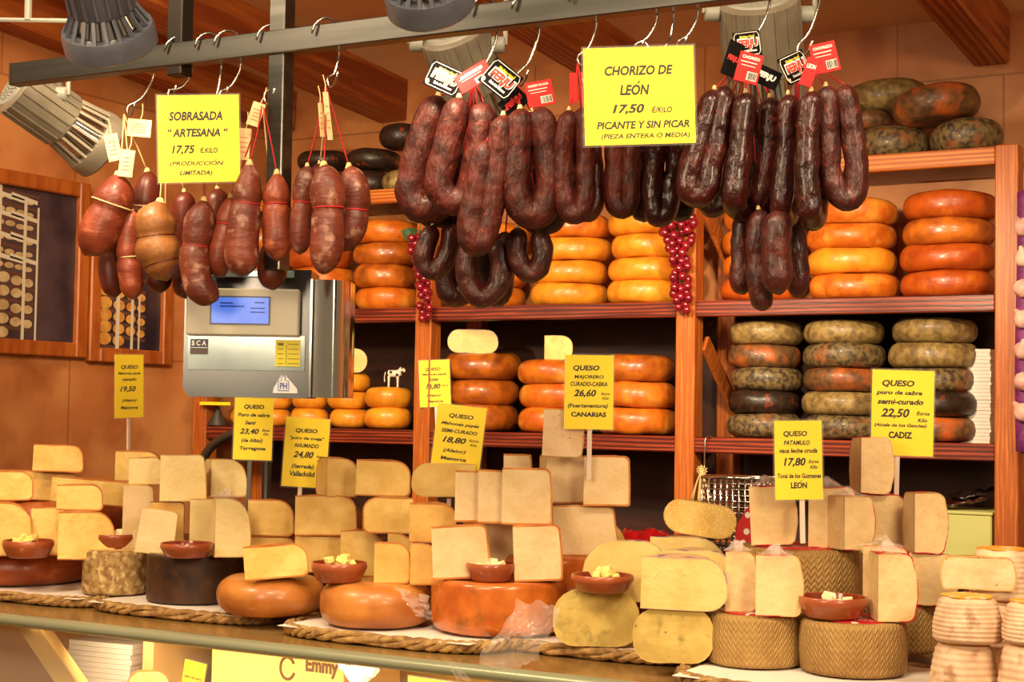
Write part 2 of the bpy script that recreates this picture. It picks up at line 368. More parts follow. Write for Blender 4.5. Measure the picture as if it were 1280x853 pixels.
def sector(name, r, h, th, an, sty, seed=1):
    """a cut cheese: paste body (root) with a thin rind shell as its part. Apex on the local z axis."""
    pm, rm, t, rb, rt, bu = STY[sty]
    out = arcprof(r, h, max(.002, rb*h), max(.002, rt*h), 5, bu)
    ins = []
    for (a, zz) in out:
        q = max(0.0, (a-(r-h*.55))/(h*.55)) if a > 0 else 0
        cz = h/2; ins.append((max(.0003, a-t*min(1, q*1.6)) if a > .002 else a, cz+(zz-cz)*(1-2*t/h)))
    n = max(4, int(an/ (pi/22)))
    k = len(out)
    tpr = random.Random(seed).uniform(.0, .09) if sty in ('pale', 'palebig', 'white', 'wht2', 'man', 'dark') else random.Random(seed).uniform(-.02, .05)
    fs = sag(.030, seed, 11)
    def fn(p, a):
        q = fs(p, a); f = 1-tpr*(p.z/h-.5); return Vector((q.x*f, q.y*f, q.z))
    V, F = lathegeo(ins, n, th, th+an, fn)
    if abs(an-pi) < 1e-3: F.append(tuple(range(1, k-1))[::-1]+tuple(n*k+i for i in range(1, k-1)))
    else: F.append(tuple(range(k))[::-1]); F.append(tuple(n*k+i for i in range(k)))
    root = link(name, mesh(name, V, F, True, 35), pm)
    V = []; F = []
    for i in range(n+1):
        a = th+an*i/n
        for prof in (out, ins):
            for (rr, zz) in prof: V.append(fn(Vector((rr*cos(a), rr*sin(a), zz)), a))
    for i in range(n):
        for j in range(k-1):
            a = i*2*k+j; b = (i+1)*2*k+j; F.append((a, b, b+1, a+1))
    for i in (0, n):
        for j in range(k-1):
            a = i*2*k+j; f = (a, a+1, a+k+1, a+k); F.append(f if i else f[::-1])
    link('rind', mesh('rind', V, F, True, 35), rm, root)
    return root
NW = [0]
def rest(on, x, y, D, f=.9):
    """depth at which the foot of a piece meets the top of the whole cheese that carries it"""
    if on not in ('b4', 'b5', 'b6', 'b9', 'b10', 'b11', 'b12'): return D
    p, r = CTR[on]; Dc = depth(p); q = depth(atZ(x, y, TOP[on])); return max(Dc-f*r/K, min(Dc+.35*r/K, q))
def wedge(key, label, xa, xb, y0, y1, D, sty='mah', th=0, an=50, on=None, roll=0, z0=None, half=False, yaw=0, wrap=None, name='cheese_wedge', cat='cheese', lift=0):
    xm = (xa+xb)/2; D = rest(on, xm, y1, D, .92 if not half else .9)
    s = D/FPX; NW[0] += 1
    zb = TOP[on] if on else (z0 if z0 is not None else zat(xm, y1, D))
    zt = zat(xm, y0, D); h = max(.02, zt-zb)
    if half:
        r = abs(xb-xa)*s/2; o = sector(name, r, h, 0, pi, sty, NW[0]); p = atD(xm, y1, D)
    else:
        r = abs(xb-xa)*s/cos(radians(th)); a = radians(an); t0 = radians(th)
        if xb < xa: t0 = pi-t0-a
        o = sector(name, r, h, t0, a, sty, NW[0]); p = atD(xa, y1, D)
    o.location = (p.x, p.y, zb+lift); o.rotation_euler = (Matrix.Rotation(YAW-math.atan((xm-640)/FPX)+radians(yaw), 4, 'Z') @ Matrix.Rotation(radians(-roll), 4, 'Y')).to_euler()
    TOP[key] = zb+h; CTR[key] = (p, r)
    tag(o, label, cat, CHEESEG)
    if wrap:
        # twisted cling film tuft on top
        mb = MB(); rr = random.Random(NW[0]); wr = min(.035, r*.5)
        mid = (th+an/2) if xb > xa or half else 180-(th+an/2)
        c = Vector((cos(radians(mid)), sin(radians(mid)), 0))*r*.45
        for q in range(7):
            a = q/7*2*pi+rr.random(); d = Vector((cos(a), sin(a), 0)); L_ = wr*(.7+.6*rr.random())
            V = []; F = []
            for i in range(4):
                for j in range(3):
                    V.append(c+d*(L_*i/3)+d.cross(Z)*((j-1)*.008*(1+i*.4))+Vector((0, 0, h+.001+.012*(1-i/3)**2*(.5+rr.random())+.002*rr.random())))
            for i in range(3):
                for j in range(2):
                    a_ = i*3+j; F.append((a_, a_+1, a_+4, a_+3))
            mb.add(V, F)
        t = mb.build('cling_film', WRAPK, o); t['label'] = 'crumpled clear film on top'
    return o
def wheel_mesh(kind, r, h, rb, rt, seed, bulge=0, amp=.02, n=40):
    V, F = lathegeo(arcprof(r, h, rb*h, rt*h, 6, bulge), n, 0, 2*pi, sag(amp, seed))
    return mesh(kind, V, F, True, 50)
def wheel(key, label, x0, x1, y0, y1, D, mat, rb=.3, rt=.3, on=None, z0=None, bulge=0, amp=.02, name='whole_cheese', group='whole cheeses on the counter', Df=None):
    """x0..x1 silhouette, y1 = bottom of the front edge, y0 = top plane front edge; D = depth of the front"""
    s = D/FPX; r = (x1-x0)/2*s*1.0
    r = r/(1-r/D) if False else (x1-x0)/2*(D+(x1-x0)/2*s)/FPX
    xm = (x0+x1)/2
    zb = TOP[on] if on else (z0 if z0 is not None else zat(xm, y1, D)); zt = zat(xm, y0, D); h = zt-zb
    NW[0] += 1
    p = atD(xm, y1, D+r/K)
    o = link(name, wheel_mesh(name, r, h, rb, rt, NW[0], bulge, amp), mat, None, (p.x, p.y, zb), (0, 0, random.random()*6))
    tag(o, label, 'cheese', group); TOP[key] = zb+h; CTR[key] = (p, r); return o

# ------------------------------------------------------------------ text
TXT = {}
def textgeo(s, shear=0, bold=0):
    k = (s, shear, bold)
    if k in TXT: return TXT[k]
    cu = bpy.data.curves.new('t', 'FONT'); cu.body = s; cu.size = 1; cu.shear = shear; cu.offset = bold; cu.resolution_u = 3
    ob = bpy.data.objects.new('t', cu); me = ob.to_mesh()
    V = [v.co.copy() for v in me.vertices]; F = [tuple(p.vertices) for p in me.polygons]
    ob.to_mesh_clear(); bpy.data.objects.remove(ob); bpy.data.curves.remove(cu)
    x0 = min(v.x for v in V); x1 = max(v.x for v in V); y0 = min(v.y for v in V); y1 = max(v.y for v in V)
    V = [Vector(((v.x-x0)/(x1-x0)-.5, (v.y-y0)/(y1-y0)-.5, 0)) for v in V]
    TXT[k] = (V, F); return TXT[k]
ACC = {'Ó': 'O', 'ó': 'o', 'é': 'e'}
def rawwidth(t, shear, bold):
    cu = bpy.data.curves.new('t', 'FONT'); cu.body = t; cu.size = 1; cu.shear = shear; cu.offset = bold
    ob = bpy.data.objects.new('t', cu); me = ob.to_mesh(); xs = [v.co.x for v in me.vertices]; r = (min(xs), max(xs))
    ob.to_mesh_clear(); bpy.data.objects.remove(ob); bpy.data.curves.remove(cu); return r
def lettering(lines, w, h, dz, parent, mat=INK, name='lettering', axes='xz'):
    """lines: (text, x centre, y centre from top, width, height) as fractions of the card; card in local XZ, front = -Y"""
    mb = MB()
    for ln in lines:
        t, cx, cy, lw, lh = ln[:5]; sh = ln[5] if len(ln) > 5 else .25; bo = (ln[6] if len(ln) > 6 else .012)*.8+.022
        pl = ''.join(ACC.get(c, c) for c in t); V, F = textgeo(pl, sh, bo)
        mb.add([Vector(((cx-.5)*w+v.x*lw*w, -dz, (.5-cy)*h+v.y*lh*h)) for v in V], F)
        for i, c in enumerate(t):
            if c in ACC:
                a, b = rawwidth(pl, sh, bo); q0 = rawwidth(pl[:i]+'i', sh, bo)[1]-.08; q1 = rawwidth(pl[:i+1], sh, bo)[1]
                u = ((q0+q1)/2-a)/(b-a)-.5; up = .55 if c == 'Ó' else .42
                x = (cx-.5)*w+u*lw*w; z_ = (.5-cy)*h+up*lh*h; e = lh*h
                mb.add([(x, -dz, z_+.02*e), (x+.16*e, -dz, z_+.02*e), (x+.40*e, -dz, z_+.26*e), (x+.20*e, -dz, z_+.26*e)], [(0, 1, 2, 3)])
    return mb.build(name, mat, parent, smooth=False)


# ================================================================== THE ROOM
XL = -3.56; YB = 4.42; YS = 4.0
def tile_material():
    mt = M('travertine_tile', C(190, 118, 66), C(214, 148, 90), .42, scale=3.2, bump=.12, bscale=30, col3=C(160, 88, 46), scale3=5, lo3=.5, hi3=.72, detail=8)
    nt = mt.node_tree; N = nt.nodes; L = nt.links; b = N['Principled BSDF']
    src = b.inputs['Base Color'].links[0].from_socket
    tc = N.new('ShaderNodeTexCoord'); sx = N.new('ShaderNodeSeparateXYZ'); L.new(tc.outputs['Object'], sx.inputs[0])
    cb = N.new('ShaderNodeCombineXYZ')
    ad = N.new('ShaderNodeMath'); ad.operation = 'ADD'; L.new(sx.outputs[0], ad.inputs[0]); L.new(sx.outputs[1], ad.inputs[1])
    L.new(ad.outputs[0], cb.inputs[0]); L.new(sx.outputs[2], cb.inputs[1])
    br = N.new('ShaderNodeTexBrick'); br.offset = .5; br.inputs['Scale'].default_value = 1; br.inputs['Brick Width'].default_value = .6; br.inputs['Row Height'].default_value = .4067
    br.inputs['Mortar Size'].default_value = .0035; br.inputs['Color1'].default_value = (0, 0, 0, 1); br.inputs['Color2'].default_value = (.16, .16, .16, 1); br.inputs['Mortar'].default_value = (.5, .5, .5, 1)
    L.new(cb.outputs[0], br.inputs['Vector'])
    mx = N.new('ShaderNodeMix'); mx.data_type = 'RGBA'; L.new(br.outputs['Color'], mx.inputs[0]); L.new(src, mx.inputs[6]); mx.inputs[7].default_value = C(112, 62, 32)
    L.new(mx.outputs[2], b.inputs['Base Color']); return mt
TILE = tile_material()
def slab(name, lo, hi, mat, origin=None):
    c = (Vector(lo)+Vector(hi))/2; d = Vector(hi)-Vector(lo)
    return struct(MB().box((0, 0, 0), d).build(name, mat, None, False, loc=c))
slab('wall_left', (XL-.1, 1.4, 0), (XL, YB, 3.4), TILE)
slab('wall_back', (XL-.1, YB, 0), (1.6, YB+.1, 3.4), TILE)
FLOORM = M('stone_floor', C(120, 96, 74), C(100, 78, 58), .4, scale=4)
slab('floor', (XL-.1, -1.5, -.06), (1.6, YB+.1, 0), FLOORM)
SL = .075
def ceil_z(y): return 2.685+SL*(YB-y)
mb = MB(); y0, y1 = 2.5, YB
V = [(XL-.1, y0, ceil_z(y0)), (1.6, y0, ceil_z(y0)), (1.6, y1, ceil_z(y1)), (XL-.1, y1, ceil_z(y1))]
V += [(a, b, c+.06) for a, b, c in V]
mb.add(V, [(0, 1, 2, 3), (4, 7, 6, 5), (0, 4, 5, 1), (1, 5, 6, 2), (2, 6, 7, 3), (3, 7, 4, 0)])
struct(mb.build('ceiling', PLAST, None, False))
for i, (x, wd) in enumerate(((atY(371, 140, YB).x-.05, .10), (atY(508, 140, YB).x-.05, .11), (atY(815, 120, YB).x-.05, .11), (atY(1240, 75, YB).x, .10), (atY(1240, 75, YB).x+.75, .10))):
    mb = MB(); L_ = YB-2.5
    mb.box((0, 0, 0), (wd, L_, .15), bev=.006)
    o = mb.build('ceiling_beam', BEAMW, None, True, 30, loc=(x, (YB+2.5)/2, ceil_z((YB+2.5)/2)-.07), rot=(-math.atan(SL), 0, 0)); struct(o)

# ------------------------------------------------------------------ framed photographs on the left wall
def framed(label, ya, yb, z0, z1, seed):
    yc = (ya+yb)/2; zc = (z0+z1)/2; W_ = yb-ya; H_ = z1-z0; fw = .045
    root = empty('framed_photograph', (XL, yc, z0)); tag(root, label, 'picture', 'framed photographs on the tiled wall')
    FR = M('frame_wood', C(156, 78, 26), C(180, 98, 38), .4, scale=10, stretch=(4, 4, 1))
    mb = MB()
    for yy, dy in ((-W_/2+fw/2, fw), (W_/2-fw/2, fw)): mb.box((.014, yy, H_/2), (.028, dy, H_), bev=.004)
    for zz in (fw/2, H_-fw/2): mb.box((.014, 0, zz), (.028, W_-2*fw, fw), bev=.004)
    mb.build('frame', FR, root, True, 30)
    pr = MB().box((.006, 0, H_/2), (.01, W_-2*fw, H_-2*fw)).build('photo_print', M('print_dark', C(44, 34, 44), C(84, 66, 70), .3, scale=5), root, False)
    rr = random.Random(seed); w2 = W_/2-fw; h2 = H_-2*fw
    racks = MB(); whs = MB(); shv = MB()
    def clipq(pts, b, lay):
        pts = [(max(-w2, min(w2, a)), max(fw, min(fw+h2, c))) for a, c in pts]
        b.add([(.0114+lay, a, c) for a, c in pts], [tuple(range(len(pts)))])
    el = lambda cx, cz, rx, rz, lay: whs.add([(.0122+lay, cx+rx*cos(a), cz+rz*sin(a)) for a in [2*pi*q/16 for q in range(16)]], [tuple(range(16))])
    def tilt(x): return -.16*(x+w2)                  # the shelves fall away to one side in the print
    edge = w2*(.30 if seed == 1 else .50); nrow = 12
    for k in range(nrow):
        t = k/(nrow-1); z_ = fw+.03+h2*(t*.98); small = 1 if t < .45 else .8
        x = -w2+.03; c_ = 0
        pts = [(-w2, z_-.016), (edge, z_-.016+tilt(edge)*.5), (edge, z_-.026+tilt(edge)*.5), (-w2, z_-.03)]
        clipq(pts, shv, .0003+.00001*k)
        while x < edge-.02:
            q = 1-.45*(x+w2)/(edge+w2); rx, rz = .032*q*small, (.021 if t < .45 else .015)*q*small
            zz = z_+tilt(x)*.5+rr.uniform(-.003, .003)
            if fw+rz+.003 < zz < fw+h2-rz-.003 and x+rx < w2: el(x, zz, rx, rz, .0001*(c_ % 2))
            x += rx*2.05; c_ += 1
    for f_, wd in ((-.45, .016), (.02, .012), (.26, .008)):
        x = w2*f_
        clipq([(x, fw), (x+wd, fw), (x+wd, fw+h2*(.95-.25*f_)), (x, fw+h2*(.95-.25*f_))], racks, .0018)
        for zz in (.5, .64, .78, .9):
            clipq([(x, fw+h2*zz), (x-.10, fw+h2*zz+.014), (x-.10, fw+h2*zz+.028), (x, fw+h2*zz+.012)], racks, .0016)
    cm = C(206, 184, 140) if seed == 1 else C(226, 172, 84)
    shv.build('printed_shelf', M('print_shelf', C(96, 66, 56), rough=.3), pr, False)
    whs.build('printed_cheese', M('print_cheese_%d' % seed, cm, C(178, 150, 104) if seed == 1 else C(196, 130, 56), .3, scale=25), pr, False)
    racks.build('printed_rack', M('print_rack', C(214, 204, 180), rough=.3), pr, False)
framed('large wood framed photograph of white racks full of pale cheeses', atX(-70, 440, XL).y, atX(101, 440, XL).y, atX(100, 448, XL).z, atX(100, 230, XL).z, 1)
framed('smaller wood framed photograph of golden cheeses, behind the hanging cured sausages', atX(104, 450, XL).y, atX(208, 440, XL).y, atX(206, 457, XL).z, atX(112, 234, XL).z-.02, 2)

# ------------------------------------------------------------------ the wooden shelf unit
ZT, ZM, ZL, ZB = atY(1240, 183, YS).z, atY(1000, 373, YS).z, atY(1000, 549.5, YS).z, 1.12       # tops of the rails
PX = [atY(p, 400, YS).x for p in (252, 528.5, 856.5, 1258)]
DEP = .36
shelf = empty('shelf_unit', ((PX[0]+PX[-1])/2, YS+DEP/2, 0)); SX = shelf.location.x; SY = shelf.location.y
tag(shelf, 'tall warm brown wooden shelf unit with three bays against the tiled wall', 'shelf')
for x in PX:
    for yy in (YS+.03, YS+DEP-.03):
        MB().box((0, 0, ZT/2), (.058, .06, ZT+.006), bev=.003).build('post', POSTW, shelf, True, 30, loc=(x-SX, yy-SY, 0))
for zt, mt in ((ZT, TOPW), (ZM, RAILW), (ZL, RAILW), (ZB, RAILW), (.5, RAILW)):
    for a, b in zip(PX[:-1], PX[1:]):
        MB().box((0, 0, -.022), (b-a-.058, .028, .044), bev=.003).build('shelf_rail', mt, shelf, True, 30, loc=((a+b)/2-SX, YS+.016-SY, zt))
        MB().box((0, 0, -.012), (b-a-.058, DEP-.03, .022)).build('shelf_board', RAILW, shelf, False, loc=((a+b)/2-SX, YS+.03+(DEP-.03)/2-SY, zt-.001))
for (a, b) in zip(PX[:-1], PX[1:]):
    MB().box((0, 0, ZM/2), (b-a-.058, .012, ZM-.05)).build('back_board', DARKW, shelf, False, loc=((a+b)/2-SX, YS+DEP-.006-SY, 0))
for x, zz in ((PX[2]+.032, ZM), (PX[2]+.032, ZL)):
    T = Matrix.Rotation(radians(-48), 4, 'X')
    MB().box((0, 0, 0), (.012, .30, .05)).build('brace', POSTW, shelf, False, loc=(x-.002-SX, YS+.19-SY, zz+.17), rot=(radians(-38), 0, 0))

# ------------------------------------------------------------------ whole cheeses on the shelves
def stack(what, place, zsh, xc, wpx, ytop, n, mats, grp, dy=.155, jit=.006, rb=.45, tops=None, name='whole_cheese', kinds=None, key=None):
    """n wheels stacked on the board whose top is zsh; xc, wpx, ytop are read from the photograph"""
    c = atY(xc, 450, YS+dy); Dc = depth(c); r = wpx/2*Dc/FPX; zt = zat(xc, ytop, Dc-r*.6); h = (zt-zsh)/n
    words = {1: [''], 2: ['lower', 'top'], 3: ['bottom', 'middle', 'top'], 4: ['bottom', 'second lowest', 'second highest', 'top'],
             5: ['bottom', 'second lowest', 'middle', 'second highest', 'top']}[n]
    z_ = zsh+.0015
    for i in range(n):
        NW[0] += 1; rr = r*(1+random.uniform(-.03, .03)); hh = h
        o = link(name, wheel_mesh(name, rr, hh, rb*.95, rb, NW[0], 0, .06, 32), mats[i % len(mats)], None,
                 (c.x+random.uniform(-jit, jit), c.y+random.uniform(-jit, jit)*.6, z_), (0, 0, random.random()*6))
        wt = kinds[i] if kinds else what
        tag(o, ('%s, %s of the stack %s' % (wt, words[i], place)).replace(', ,', ','), 'cheese', grp); z_ += hh
    if key: TOP[key] = z_; CTR[key] = (c, r)
U3 = 'orange cheeses in the upper bay beside the wall'
stack('russet smooth cheese wheel', 'at the end post, upper shelf', ZM, 1186, 116, 240, 4, [W_RED, W_RED, W_BRN, W_RED], U3)
stack('amber cheese wheel', 'behind the darkest chorizo, upper shelf', ZM, 1066, 110, 248, 4, [W_OR1, W_OR2, W_OR1, W_OR1], U3)
stack('orange cheese wheel', 'in shade beside the middle post, upper shelf', ZM, 955, 104, 283-26, 4, [W_RED, W_OR1, W_OR1, W_OR1], U3)
U2 = 'golden cheeses in the middle upper bay'
stack('golden cheese wheel', 'behind the longer grape bunch, upper shelf', ZM, 808, 98, 264, 4, [W_OR2], U2)
stack('golden cheese wheel', 'second from the grapes, upper shelf', ZM, 711, 98, 269, 4, [W_OR2, W_OR2, W_OR2, W_OR1], U2)
stack('dull orange cheese wheel', 'behind the U-shaped chorizos, upper shelf', ZM, 608, 104, 278, 4, [W_OR1], U2)
U1 = 'rough orange cheeses in the upper bay by the scale'
stack('rough orange cheese wheel', 'beside the small grape bunch, upper shelf', ZM, 482, 84, 275, 4, [W_OR1, W_BRN, W_BRN, W_OR1], U1)
stack('shaded orange cheese wheel', 'next to the steel scale, upper shelf', ZM, 398, 84, 280, 4, [W_OR1, W_OR1, W_RED, W_OR1], U1)
stack('dim orange cheese wheel', 'hidden behind the scale, upper shelf', ZM, 326, 60, 285, 4, [W_OR1], U1)
L3 = 'mouldy cheeses on the lower shelf'
stack('', 'beside the middle post, lower shelf', ZL, 957, 90, 403, 5, [W_MO1, W_MO3, W_MO1, W_MO4, W_MO2], L3, key='mo1',
      kinds=['grey mottled cheese', 'dark brown cheese', 'grey cheese with orange flecks', 'rusty orange and grey cheese', 'olive grey cheese'])
stack('', 'amid the lower mouldy row', ZL, 1056, 103, 401, 5, [W_MO1, W_MO2, W_MO4, W_MO1, W_MO2], L3, key='mo2',
      kinds=['mottled grey cheese', 'plain olive cheese', 'rust patched cheese', 'grey cheese with rusty specks', 'pale olive cheese'])
stack('', 'next to the white papers, lower shelf', ZL, 1166, 108, 399, 5, [W_MO4, W_MO3, W_MO1, W_MO2, W_MO2], L3, key='mo3',
      kinds=['rusty brown cheese', 'blackish cheese', 'dark grey cheese', 'olive yellow cheese', 'olive and orange cheese'])
L2 = 'amber cheeses in the middle lower bay'
stack('amber brown cheese wheel', 'under the larger pale cut cheese', ZL, 601, 96, 443, 3, [W_BRN], L2, key='am1')
stack('bright orange cheese wheel', 'under the small pale cheese cut', ZL, 697, 100, 451, 3, [W_OR1], L2, key='am2')
stack('bright orange cheese wheel', 'against the middle post, lower shelf', ZL, 796, 98, 445, 3, [W_OR1, W_OR1, W_BRN], L2)
L1 = 'small golden cheeses under the scale'
stack('small golden cheese wheel', 'with the toy cow on it', ZL, 487, 60, 485, 2, [W_OR2], L1, dy=.11, key='sm1')
stack('small golden cheese wheel', 'topped by a pale half cheese', ZL, 438, 52, 467, 3, [W_OR2], L1, dy=.12, key='sm2')
stack('small golden cheese wheel', 'third from the toy cow', ZL, 389, 46, 488, 2, [W_OR2], L1, dy=.11)
stack('small golden cheese wheel', 'partly behind the Tarragona sign', ZL, 345, 44, 490, 2, [W_OR2], L1, dy=.11)
stack('small golden cheese wheel', 'at the far end under the scale', ZL, 305, 34, 507, 1, [W_OR2], L1, dy=.11)

def shelf_half(key, on, x0, x1, y0, label, sty='soft', half=True, an=60):
    p, r = CTR[on]; D = depth(p)-.02
    o = wedge(key, label, x0, x1, y0, 0, D, sty, 0, an, on, half=half); o['group'] = 'pale cut cheeses on the shelf stacks'; return o
shelf_half('sh1', 'am1', 567, 630, 413, 'pale yellow half cheese lying on the amber stack, lower shelf')
shelf_half('sh2', 'am2', 687, 722, 421, 'small pale cheese cut standing behind the Canarias sign', 'mahr', False, 70)
shelf_half('sh3', 'sm2', 425, 468, 437, 'pale half cheese on the golden stack beside the scale')

# loose wheels lying on the top board
TG = 'mouldy cheeses on top of the shelf unit'
def flat(key, label, x0, x1, y0, y1, dy, mat, on=None, tilt=0):
    xc = (x0+x1)/2; c = atY(xc, 200, YS+dy); D = depth(c); r = (x1-x0)/2*D/FPX; NW[0] += 1
    z0 = TOP[on] if on else ZT+.003; h = max(.05, zat(xc, y0, D)-z0) if on is None else (y1-y0)*D/FPX
    o = link('whole_cheese', wheel_mesh('whole_cheese', r, h, .48, .48, NW[0], 0, .05, 32), mat, None, (c.x, c.y, z0), (0, radians(tilt), 0))
    tag(o, label, 'cheese', TG); TOP[key] = z0+h
flat('t1', 'grey mottled cheese lying lowest beside the corner of the top board', 1163, 1252, 152, 187, .15, W_MO1)
flat('t2', 'dark grey cheese lying on the top board behind the chorizo', 1070, 1160, 162, 194, .15, W_MO1)
flat('t3', 'small rusty orange cheese in the pile on the top board', 1040, 1116, 141, 165, .15, W_MO4, 't2')
flat('t4', 'dark brown and red cheese sloping on top of two others', 1119, 1226, 119, 160, .12, W_MO4, 't1', -7)
flat('t5', 'olive and orange cheese highest in the pile on the top board', 1052, 1162, 102, 140, .22, W_MO2, 't3', -5)
flat('t6', 'dark cheese lying on the top board half behind the hanging sobrasadas', 368, 436, 214, 236, .15, W_MO4)
flat('t6b', 'brown mottled cheese stacked behind the whitish sobrasadas, top board', 372, 438, 192, 214, .15, W_MO3, 't6')
flat('t7', 'brown cheese on the top board beside a pale round one', 438, 490, 214, 236, .15, W_MO3)
flat('t8', 'small pale round cheese on the top board', 478, 524, 214, 236, .13, W_MO2)
flat('t9', 'dark mottled cheese with orange end lying across the top board', 432, 502, 190, 214, .15, W_MO3, 't7')
flat('t10', 'blackish cheese highest in the pile near the chorizos', 473, 532, 163, 192, .15, W_MO3, 't9')

# other things on and under the shelves
mb = MB(); rr = random.Random(4)
for k in range(26): mb.box((rr.uniform(-.002, .002), rr.uniform(-.002, .002), .002+k*.0095), (.075, .2, .0088))
c = atY(1231, 500, YS+.245)
tag(mb.build('paper_stack', PAPER, None, False, loc=(c.x, c.y, ZL+.001)), 'tall stack of white paper sheets beside the mouldy cheeses', 'paper')

def cow():
    W_ = M('cow_white', C(236, 220, 196), rough=.5); K = M('cow_black', C(22, 16, 14), rough=.5)
    c = atY(493, 470, YS+.10); root = empty('toy_cow', (c.x, c.y, TOP['sm1']), YAW)
    tag(root, 'small black and white toy cow standing on a golden cheese', 'figurine')
    s = 5.6/FPX
    mb = MB(); mb.tube(spline([(-9*s, 0, 20*s), (-3*s, 0, 20*s), (5*s, 0, 20.5*s), (8*s, 0, 22*s)], .004), [5*s]*3+[5.5*s]*3+[5*s]*30 if False else 5.2*s, 10)
    body = mb.build('body', W_, root)
    for lx, ly in ((-8, -2), (-8, 2), (5, -2), (5, 2)):
        MB().tube([(lx*s, ly*s, 0), (lx*s, ly*s, 7*s), (lx*s*.98, ly*s, 19*s)], [1.4*s, 1.3*s, 2.4*s], 8).build('leg', W_, root)
    hd = MB().tube([(7*s, 0, 23*s), (10*s, -1*s, 27*s), (13*s, -2*s, 26*s), (15*s, -2*s, 23*s)], [3.4*s, 3.2*s, 2.6*s, 1.8*s], 8).build('head', W_, root)
    for q in (-1, 1): MB().tube([(11*s, -1*s+q*2*s, 28*s), (10*s, -1*s+q*5*s, 28*s)], [1.2*s, .5*s], 6).build('ear', K, hd)
    MB().tube([(-13*s, 0, 22*s), (-14.5*s, 0, 16*s), (-14*s, 0, 8*s)], [.8*s, .6*s, .9*s], 6).build('tail', W_, root)
    for (px, pz, rx, rz) in ((-5, 21, 3.6, 3), (4, 19, 2.6, 3.4), (-10, 18, 2, 2.4)):
        V, F = lathegeo([(.01*s, -1), (.7, -.7), (1, 0), (.7, .7), (.01, 1)], 10)
        MB().add([(px*s+v.x*rx*s, -3.4*s+v.y*2.1*s, pz*s+v.z*rz*s) for v in V], F).build('black_patch', K, root)
cow()

def grapes(label, x0, x1, y0, y1, n, seed, leaf=False):
    rr = random.Random(seed); Y = YS-.035; c = atY((x0+x1)/2, y0, Y); D = depth(c); s = D/FPX; H_ = (y1-y0)*s; W_ = (x1-x0)*s/2; g = .0125
    root = empty('grape_bunch', c, YAW); tag(root, label, 'grapes', 'decorative red grape bunches hung on the shelf posts')
    st = MB().tube(spline([(0, .02, .05), (0, .012, -.02), (.004, .006, -H_*.5), (.01, 0, -H_*.97)], .02), .0025, 6).build('stem', M('grape_stem', C(96, 84, 36), rough=.6), root)
    GM = M('red_grape', C(132, 18, 34), C(104, 12, 28), .18, scale=40, coat=.6, rnd=.15)
    V, F = lathegeo([(.0002, -1), (.5, -.86), (.86, -.5), (1, 0), (.86, .5), (.5, .86), (.0002, 1)], 12)
    me = mesh('grape', [v*g for v in V], F); me.materials.append(GM)
    pts = []; tries = 0
    while len(pts) < n and tries < 6000:
        tries += 1; t = rr.random()**.8; wd = W_*(1-.72*t)*(.8+.2*sin(t*9)) + g*.2
        p = Vector((rr.uniform(-wd, wd)+t*.02*(1 if seed == 2 else .8), rr.uniform(-.028, .006)*(1-.5*t), -H_*t*.97))
        if all((p-q).length > g*1.62 for q in pts): pts.append(p)
    for p in pts:
        o = bpy.data.objects.new('grape', me); COL.objects.link(o); o.parent = root; o.location = p; o.scale = (1, 1, rr.uniform(1, 1.15))
    if leaf:
        V = [(0, 0, 0), (-.03, -.012, .004), (-.052, -.02, -.008), (-.044, -.018, -.024), (-.03, -.02, -.04), (-.012, -.01, -.03)]
        V2 = [(a, b+.0015, cc) for a, b, cc in V]; n6 = len(V)
        F = [tuple(range(n6)), tuple(range(n6, 2*n6))[::-1]]+[(i, (i+1) % n6, n6+(i+1) % n6, n6+i) for i in range(n6)]
        MB().add(V+V2, F).build('leaf', M('grape_leaf', C(44, 78, 30), C(30, 58, 24), .45, scale=30), root, False, loc=(-.005, -.01, .012))
grapes('small red grape bunch with a green leaf hanging from the shelf post', 510, 540, 292, 402, 46, 2, True)
grapes('dense red grape bunch hanging behind the dark chorizo on the middle post', 824, 868, 262, 392, 70, 3)

# ================================================================== THE COUNTER
ZC = 1.12; CA, CB = atZ(0, 768, ZC), atZ(640, 838, ZC); YC = CB.y              # front edge and top of the counter
CX0, CX1 = CB.x-2.15, CB.x+2.2; RC = math.atan2(CB.y-CA.y, CB.x-CA.x)
cx = (CX0+CX1)/2
COUNTM = M('counter_top_steel', C(176, 140, 84), C(160, 124, 70), .18, scale=4, metal=.35, spec=.6)
NOSEM = M('counter_nose', C(148, 150, 122), C(134, 136, 110), .3, scale=6, stretch=(.2, 6, 6), metal=.2)
CREAMP = M('case_cream_panel', C(226, 186, 108), C(216, 174, 96), .6, scale=4)
GLASSM = M('case_glass', C(250, 250, 240), rough=.03, alpha=.07, spec=.6)
counter = empty('display_counter', (cx, YC+.45, 0)); tag(counter, 'long metal-topped glass display counter that carries the heaped cheeses', 'counter')
def cpart(name, lo, hi, mat, bev=0):
    c = (Vector(lo)+Vector(hi))/2; d = Vector(hi)-Vector(lo)
    return MB().box((0, 0, 0), d, bev=bev).build(name, mat, counter, bev > 0, 30, loc=c-counter.location)
cpart('counter_top', (CX0, YC+.016, ZC-.022), (CX1, YC+.82, ZC), COUNTM)
prof = [(YC+.016+.016*cos(a), ZC-.0125+.0125*sin(a)) for a in [pi/2+pi*j/10 for j in range(11)]]
mb = MB(); V = []
for x in (CX0, CX1): V += [(x, a, b) for a, b in prof]
n = len(prof); mb.add(V, [(i, i+1, i+1+n, i+n) for i in range(n-1)]+[(n-1, 0, n, 2*n-1), tuple(range(n)), tuple(range(n, 2*n))])
o = mb.build('rounded_edge', NOSEM, counter, True, 50); o.location = -counter.location
cpart('front_glass', (CX0, YC+.05, .62), (CX1, YC+.056, ZC-.022), GLASSM)
